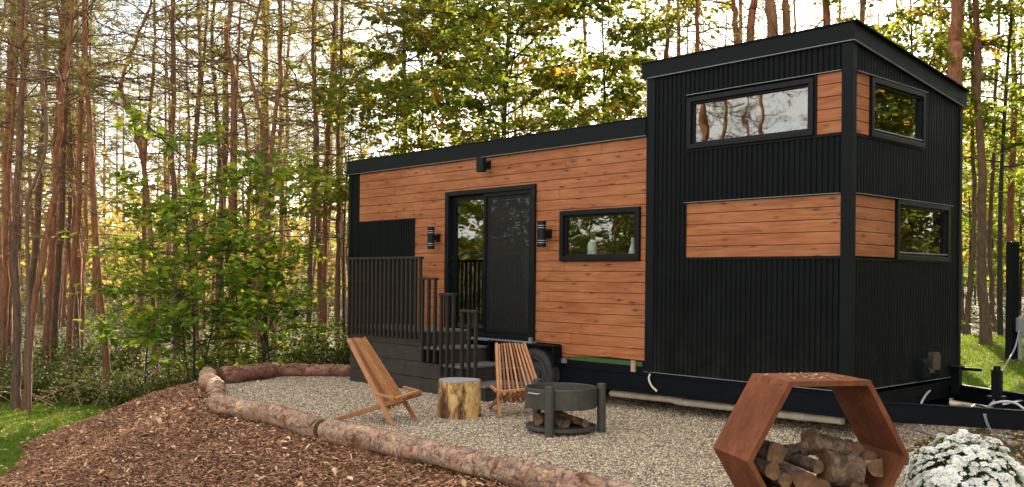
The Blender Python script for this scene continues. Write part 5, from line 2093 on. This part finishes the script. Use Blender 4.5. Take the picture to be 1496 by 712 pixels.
# bright broadleaf thicket beyond the right lawn
for i, (px, Y, h) in enumerate(((1415, 30, 5), (1448, 34, 6.5), (1490, 30, 6), (1530, 27, 6), (1425, 42, 8), (1475, 45, 9), (1380, 36, 8))):
    broadleaf(bpos(px, Y), h, 0.05, h * 0.30, 0.5, 50 + i, 'leaf_turning' if i % 2 else 'leaf_green', 'sunlit broadleaf tree beyond the right lawn, one of several alike', nlimb=18, leaf=0.17, nleaf=0.7, group='broadleaf trees beyond the right lawn', elev=(0.0, 0.9))
for i, (X, Y, h) in enumerate(((12.5, 9.5, 5), (14.5, 12.5, 7), (17, 15.5, 8), (19, 9, 8), (16.5, 18, 7))):
    o_right = broadleaf((X, Y, Hs(X, Y)), h, 0.06, h * 0.33, 0.8, 70 + i, 'leaf_turning', 'broadleaf tree at the right of the clearing, mirrored in the end wall windows', nlimb=18, leaf=0.17, nleaf=0.7, group='broadleaf trees mirrored in the end windows', elev=(0.0, 0.9))

for i, (X, Y, h) in enumerate(((-12.5, 17, 6), (-14.5, 14, 7), (-18, 18, 8), (-15, 11, 5), (-21, 15, 9), (-19, 10.5, 7), (-25, 13, 9), (-24, 19, 9), (-17, 7.5, 4), (-23, 6, 4.5), (-28, 9, 8))):
    o_left = broadleaf((X, Y, Hs(X, Y)), h, 0.06, h * 0.33, 0.6, 90 + i, 'leaf_turning', 'broadleaf tree at the left of the clearing, mirrored in the front windows', nlimb=16, leaf=0.17, nleaf=0.7, group='broadleaf trees mirrored in the front windows', elev=(0.0, 0.9))
for i, (X, Y, h) in enumerate(((9.5, 4.5, 8), (11.5, 7, 9), (12, 2.5, 9), (14, 5, 10), (9, 0.5, 8), (13, 10, 9), (16, 8, 10))):
    broadleaf((X, Y, Hs(X, Y)), h, 0.08, h * 0.33, 0.9, 110 + i, 'leaf_turning', 'tall broadleaf tree shading the right side of the clearing, outside the photo', nlimb=26, leaf=0.17, nleaf=0.9, group='broadleaf trees shading the right side', elev=(0.0, 0.9))

def more(src, spots, label, group):
    for (X, Y, s) in spots:
        c = copy_tree(src)
        c.location = (X, Y, Hs(X, Y))
        c.rotation_euler = (0, 0, random.uniform(0, 6.28))
        c.scale = (s, s, s)
        tag(c, label, None, group)


more(o_right, ((18, 12, 1.1), (20, 15, 1.2), (22, 18, 1.2), (24, 13, 1.3), (26, 17, 1.3), (21, 10, 1.1), (28, 21, 1.4), (15, 12, 0.8), (17, 14.5, 1.0), (19, 13.2, 1.1), (21, 16.5, 1.1), (23, 14.8, 1.2), (30, 14, 1.4), (16, 13.5, 0.9), (24, 22, 1.2)), 'broadleaf tree at the right of the clearing, mirrored in the end wall windows', 'broadleaf trees mirrored in the end windows')
more(o_left, ((-20, 13, 1.0), (-23, 16, 1.1), (-27, 12, 1.1), (-29, 16, 1.2), (-32, 11, 1.2), (-26, 9, 0.8), (-31, 19, 1.2), (-18, 12, 0.7)), 'broadleaf tree at the left of the clearing, mirrored in the front windows', 'broadleaf trees mirrored in the front windows')

# dead crooked stem in front of the left trunks
W = np.array([at(x, y, 16.2) for x, y in ((44, 560), (41, 420), (40, 300), (50, 268), (65, 225), (68, 180), (62, 120), (55, 70), (46, 30), (38, -10), (30, -60))])
base = W[0].copy()
base[2] = Hs(base[0], base[1])
W[0, 2] = base[2]
o = empty('dead_sapling', tuple(base))
tag(o, 'bare dark crooked stem weaving in front of the left trunks', 'dead sapling')
mb = MB()
mb.tube(catmull(W - base, 60), np.linspace(0.034, 0.026, 60), 7)
for k, (s, e, c) in enumerate((((55, 70), (96, 138), (78, 90)), ((65, 180), (20, 120), (40, 140)), ((60, 120), (15, 70), (30, 110)))):
    p = [at(*s, 16.2) - base, at(*c, 16.1) - base, at(*e, 16.0) - base]
    mb.tube(catmull(p, 14), np.linspace(0.02, 0.006, 14), 5)
mb.build('stem', MT['twig'], o, smooth=True)


# --- shrubs and brush
def shrub(base, h, w, seed, label, mat='leaf_dark', leaf=0.055, n=900, group=None):
    r = np.random.default_rng(seed)
    o = empty('shrub', tuple(base))
    tag(o, label, 'shrub', group)
    S_, F_ = MB(), MB()
    P, D, T_ = [], [], []
    for k in range(26):
        a = r.uniform(0, 6.283)
        l = h * r.uniform(0.5, 1.15)
        e = np.array([math.cos(a) * w * r.uniform(0.1, 1.0), math.sin(a) * w * r.uniform(0.1, 1.0), l])
        t = np.linspace(0, 1, 6)
        B = np.outer(t, e) + np.outer(t ** 2, (math.cos(a) * 0.25 * w, math.sin(a) * 0.25 * w, -0.18 * h)) + r.normal(0, 0.02, (6, 3)) * t[:, None]
        S_.tube(B, np.linspace(0.010, 0.003, 6), 3)
        m = n // 26
        q = r.uniform(0.2, 1.02, m)
        i = np.minimum((q * 5).astype(int), 4)
        PP = B[i] + (B[i + 1] - B[i]) * (q * 5 - i)[:, None] + r.normal(0, 0.07 * w + 0.03, (m, 3))
        P.append(PP)
        D.append(r.normal(0, 1, (m, 3)) * (1, 1, 0.5))
        T_.append(np.clip(r.beta(1.6, 2.0) + r.normal(0, 0.18, m), 0, 1))
    P, D, T_ = np.concatenate(P), np.concatenate(D), np.concatenate(T_)
    P[:, 2] = np.maximum(P[:, 2], 0.02)
    sc = leaf * r.uniform(0.6, 1.3, len(P))
    stamp(F_, P, dir_rot(D, r), np.stack([sc, sc, sc], -1), LEAF6_V, LEAF6_F, T_)
    S_.build('stems', MT['twig'], o)
    F_.build('foliage', MT[mat], o)
    return o


SH = [(60, 18.2, 0.55, 0.7), (100, 18.8, 0.7, 0.8), (135, 18.0, 0.5, 0.7), (185, 17.4, 0.55, 0.6), (10, 18.6, 0.55, 0.8), (-25, 18.8, 0.6, 0.8), (225, 16.9, 0.8, 0.7), (330, 16.9, 0.9, 0.8), (420, 17.0, 0.9, 0.8), (460, 17.4, 1.0, 0.8), (500, 17.6, 1.1, 0.9), (365, 18.2, 1.2, 0.9), (535, 18.0, 1.0, 0.9), (265, 17.8, 1.1, 0.9), (440, 20.5, 1.5, 1.1), (485, 21.0, 1.6, 1.1), (120, 21.5, 1.1, 1.2), (40, 22.0, 1.1, 1.2), (170, 22.5, 1.2, 1.2), (300, 21.5, 1.5, 1.2)]
WHERE = {0: 'low shrub right of the twin trunks at the lawn edge', 3: 'low shrub under the bowed red pine', 6: 'shrub at the top of the mulch bank, left of the big sapling', 7: 'shrub behind the bend of the border logs', 8: 'low shrub behind the middle of the back border log', 10: 'shrub at the left end of the porch', 9: 'round shrub between the slim pines left of the porch'}
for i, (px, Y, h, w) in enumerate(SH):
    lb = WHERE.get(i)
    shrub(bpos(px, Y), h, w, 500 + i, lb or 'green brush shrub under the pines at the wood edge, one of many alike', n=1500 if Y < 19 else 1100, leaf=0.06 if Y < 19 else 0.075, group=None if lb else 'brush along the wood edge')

# undergrowth carpet and far woodland
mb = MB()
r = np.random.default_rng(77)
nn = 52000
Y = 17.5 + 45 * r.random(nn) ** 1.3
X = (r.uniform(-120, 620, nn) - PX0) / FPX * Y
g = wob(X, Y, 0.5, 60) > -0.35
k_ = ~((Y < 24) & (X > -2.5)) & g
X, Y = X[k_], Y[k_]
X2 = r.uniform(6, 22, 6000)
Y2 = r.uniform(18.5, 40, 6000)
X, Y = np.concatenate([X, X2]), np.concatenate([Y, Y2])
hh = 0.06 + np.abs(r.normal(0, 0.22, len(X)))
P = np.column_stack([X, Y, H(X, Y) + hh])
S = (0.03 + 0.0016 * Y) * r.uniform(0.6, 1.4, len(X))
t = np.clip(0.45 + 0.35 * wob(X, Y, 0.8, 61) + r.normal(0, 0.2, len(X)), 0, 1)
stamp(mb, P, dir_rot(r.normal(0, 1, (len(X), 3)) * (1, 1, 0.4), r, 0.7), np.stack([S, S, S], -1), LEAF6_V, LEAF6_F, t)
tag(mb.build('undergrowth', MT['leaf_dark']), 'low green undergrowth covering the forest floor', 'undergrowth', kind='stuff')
# dead sticks in the brush
mb = MB()
for k in range(170):
    px_, Y_ = r.uniform(-20, 500), r.uniform(17.2, 21)
    p = bpos(px_, Y_)
    a = r.uniform(0, 6.28)
    L = r.uniform(0.4, 1.5)
    q = p + np.array([math.cos(a) * L, math.sin(a) * L * 0.6, r.uniform(0.05, 0.6)])
    mid = (p + q) / 2 + r.normal(0, 0.08, 3) + (0, 0, 0.12)
    mb.tube([p + (0, 0, 0.05), mid, q], [0.011, 0.009, 0.004], 4)
tag(mb.build('dead_brush', MT['timber']), 'dry fallen sticks tangled in the brush at the wood edge', 'sticks', kind='stuff')

fw = MB()
r = np.random.default_rng(99)
NP_, ND_, NS_, NT_ = [], [], [], []
for k in range(150):
    Yd = r.uniform(64, 120)
    Xd = r.uniform(-0.66, 0.66) * Yd
    if k > 190:
        Xd, Yd = r.choice((-1, 1)) * r.uniform(34, 60), r.uniform(-20, 40)
    zb = Hs(Xd, Yd)
    top = r.uniform(12, 18)
    lean = r.normal(0, 0.5, 2)
    fw.tube([(Xd, Yd, zb - 0.3), (Xd + lean[0] * 0.5, Yd + lean[1] * 0.5, zb + top / 2), (Xd + lean[0], Yd + lean[1], zb + top)], [0.15, 0.11, 0.03], 5, mi=0)
    m = 190
    zz = r.uniform(1.0, top, m) if k % 3 else r.uniform(0.2, top * 0.6, m)
    rad = np.abs(r.normal(0, 1.25, m))
    az = r.uniform(0, 6.283, m)
    NP_.append(np.column_stack([Xd + rad * np.cos(az), Yd + rad * np.sin(az), zb + zz]))
    ND_.append(np.column_stack([np.cos(az), np.sin(az), r.normal(0, 0.35, m)]))
    NS_.append(r.uniform(0.25, 0.6, m))
    NT_.append(np.clip(r.normal(0.45 + 0.3 * r.random(), 0.2, m), 0, 1))
P, D, S = map(np.concatenate, (NP_, ND_, NS_))
stamp(fw, P, dir_rot(D, r, 0.8), np.stack([S, S * 0.35, S], -1), LEAF6_V, LEAF6_F, np.concatenate(NT_), 1)
m = 30000
Yd = 52 + 80 * r.random(m)
Xd = r.uniform(-0.72, 0.72, m) * Yd
az = r.uniform(0, 6.283, m)
Xs, Ys = 60 * np.cos(np.linspace(2.2, 6.9, 3500)) , 60 * np.sin(np.linspace(2.2, 6.9, 3500))
q = r.uniform(0.8, 1.3, 3500)
Xd, Yd = np.concatenate([Xd, Xs * q]), np.concatenate([Yd, Ys * q])
m = len(Xd)
zz = np.abs(r.normal(0, 3.4, m)) + 0.2
P = np.column_stack([Xd, Yd, H(Xd, Yd) + zz])
S = r.uniform(0.4, 1.05, m)
stamp(fw, P, dir_rot(r.normal(0, 1, (m, 3)), r, 0.8), np.stack([S, S * 0.6, S], -1), LEAF6_V, LEAF6_F, np.clip(r.beta(1.6, 1.2, m) , 0, 1), 1)
tag(fw.build('far_woodland', [MT['pinebark'], MT['needles']]), 'far woodland closing the view behind the pines', 'woodland', kind='stuff')

# ------------------------------------------------------------------ light, sky, camera
SUN_AZ, SUN_EL = R(16.0), R(25.0)          # azimuth from +Y towards +X
w = bpy.data.worlds.new('World')
scene.world = w
w.use_nodes = True
nt = w.node_tree
bg = nt.nodes['Background']
sky = nt.nodes.new('ShaderNodeTexSky')
sky.sky_type = 'NISHITA'
sky.sun_disc = False
sky.sun_elevation = SUN_EL
sky.sun_rotation = SUN_AZ
sky.air_density = 1.0
sky.dust_density = 1.0
sky.ozone_density = 1.0
tc = nt.nodes.new('ShaderNodeTexCoord')
mp = nt.nodes.new('ShaderNodeMapping')
mp.inputs['Scale'].default_value = (1, 1, 2.6)
nt.links.new(tc.outputs['Generated'], mp.inputs['Vector'])
nz = nt.nodes.new('ShaderNodeTexNoise')
nz.inputs['Scale'].default_value = 2.1
nz.inputs['Detail'].default_value = 7
nz.inputs['Roughness'].default_value = 0.58
nt.links.new(mp.outputs[0], nz.inputs['Vector'])
cr = nt.nodes.new('ShaderNodeValToRGB')
cr.color_ramp.elements[0].position = 0.37
cr.color_ramp.elements[0].color = (0.12, 0.12, 0.12, 1)
cr.color_ramp.elements[1].position = 0.60
cr.color_ramp.elements[1].color = (1, 1, 1, 1)
nt.links.new(nz.outputs['Fac'], cr.inputs['Fac'])
mx = nt.nodes.new('ShaderNodeMix')
mx.data_type = 'RGBA'
nt.links.new(cr.outputs['Color'], mx.inputs[0])
nt.links.new(sky.outputs['Color'], mx.inputs[6])
mx.inputs[7].default_value = (5.45, 5.2, 4.7, 1)
nt.links.new(mx.outputs[2], bg.inputs['Color'])
bg.inputs['Strength'].default_value = 0.12

sd = bpy.data.lights.new('sun', 'SUN')
sd.energy = 5.0
sd.angle = R(0.6)
sd.color = (1.0, 0.87, 0.68)
so = bpy.data.objects.new('sun', sd)
COL.objects.link(so)
dv = Vector((math.sin(SUN_AZ) * math.cos(SUN_EL), math.cos(SUN_AZ) * math.cos(SUN_EL), math.sin(SUN_EL)))
so.rotation_mode = 'QUATERNION'
so.rotation_quaternion = dv.to_track_quat('Z', 'Y')
so.location = dv * 60

cam = bpy.data.cameras.new('camera')
co = bpy.data.objects.new('camera', cam)
COL.objects.link(co)
cam.sensor_fit = 'HORIZONTAL'
cam.sensor_width = 36.0
cam.lens = FPX / 1496.0 * 36.0
cam.shift_y = (PY0 - 356.0) / 1496.0
cam.clip_start = 0.1
cam.clip_end = 2500
M = Matrix.Rotation(R(90), 4, 'X') @ Matrix.Rotation(ROLL, 4, 'Z')
M.translation = (0, 0, EYE)
co.matrix_world = M
scene.camera = co

scene.view_settings.view_transform = 'Standard'
scene.view_settings.look = 'None'
scene.view_settings.exposure = 2.2
scene.view_settings.gamma = 1.0
scene.view_settings.use_curve_mapping = False
scene.cycles.use_denoising = True
scene.cycles.max_bounces = 7
scene.cycles.diffuse_bounces = 4
scene.cycles.glossy_bounces = 4
scene.cycles.transmission_bounces = 4
scene.cycles.transparent_max_bounces = 10
scene.cycles.sample_clamp_indirect = 6.0
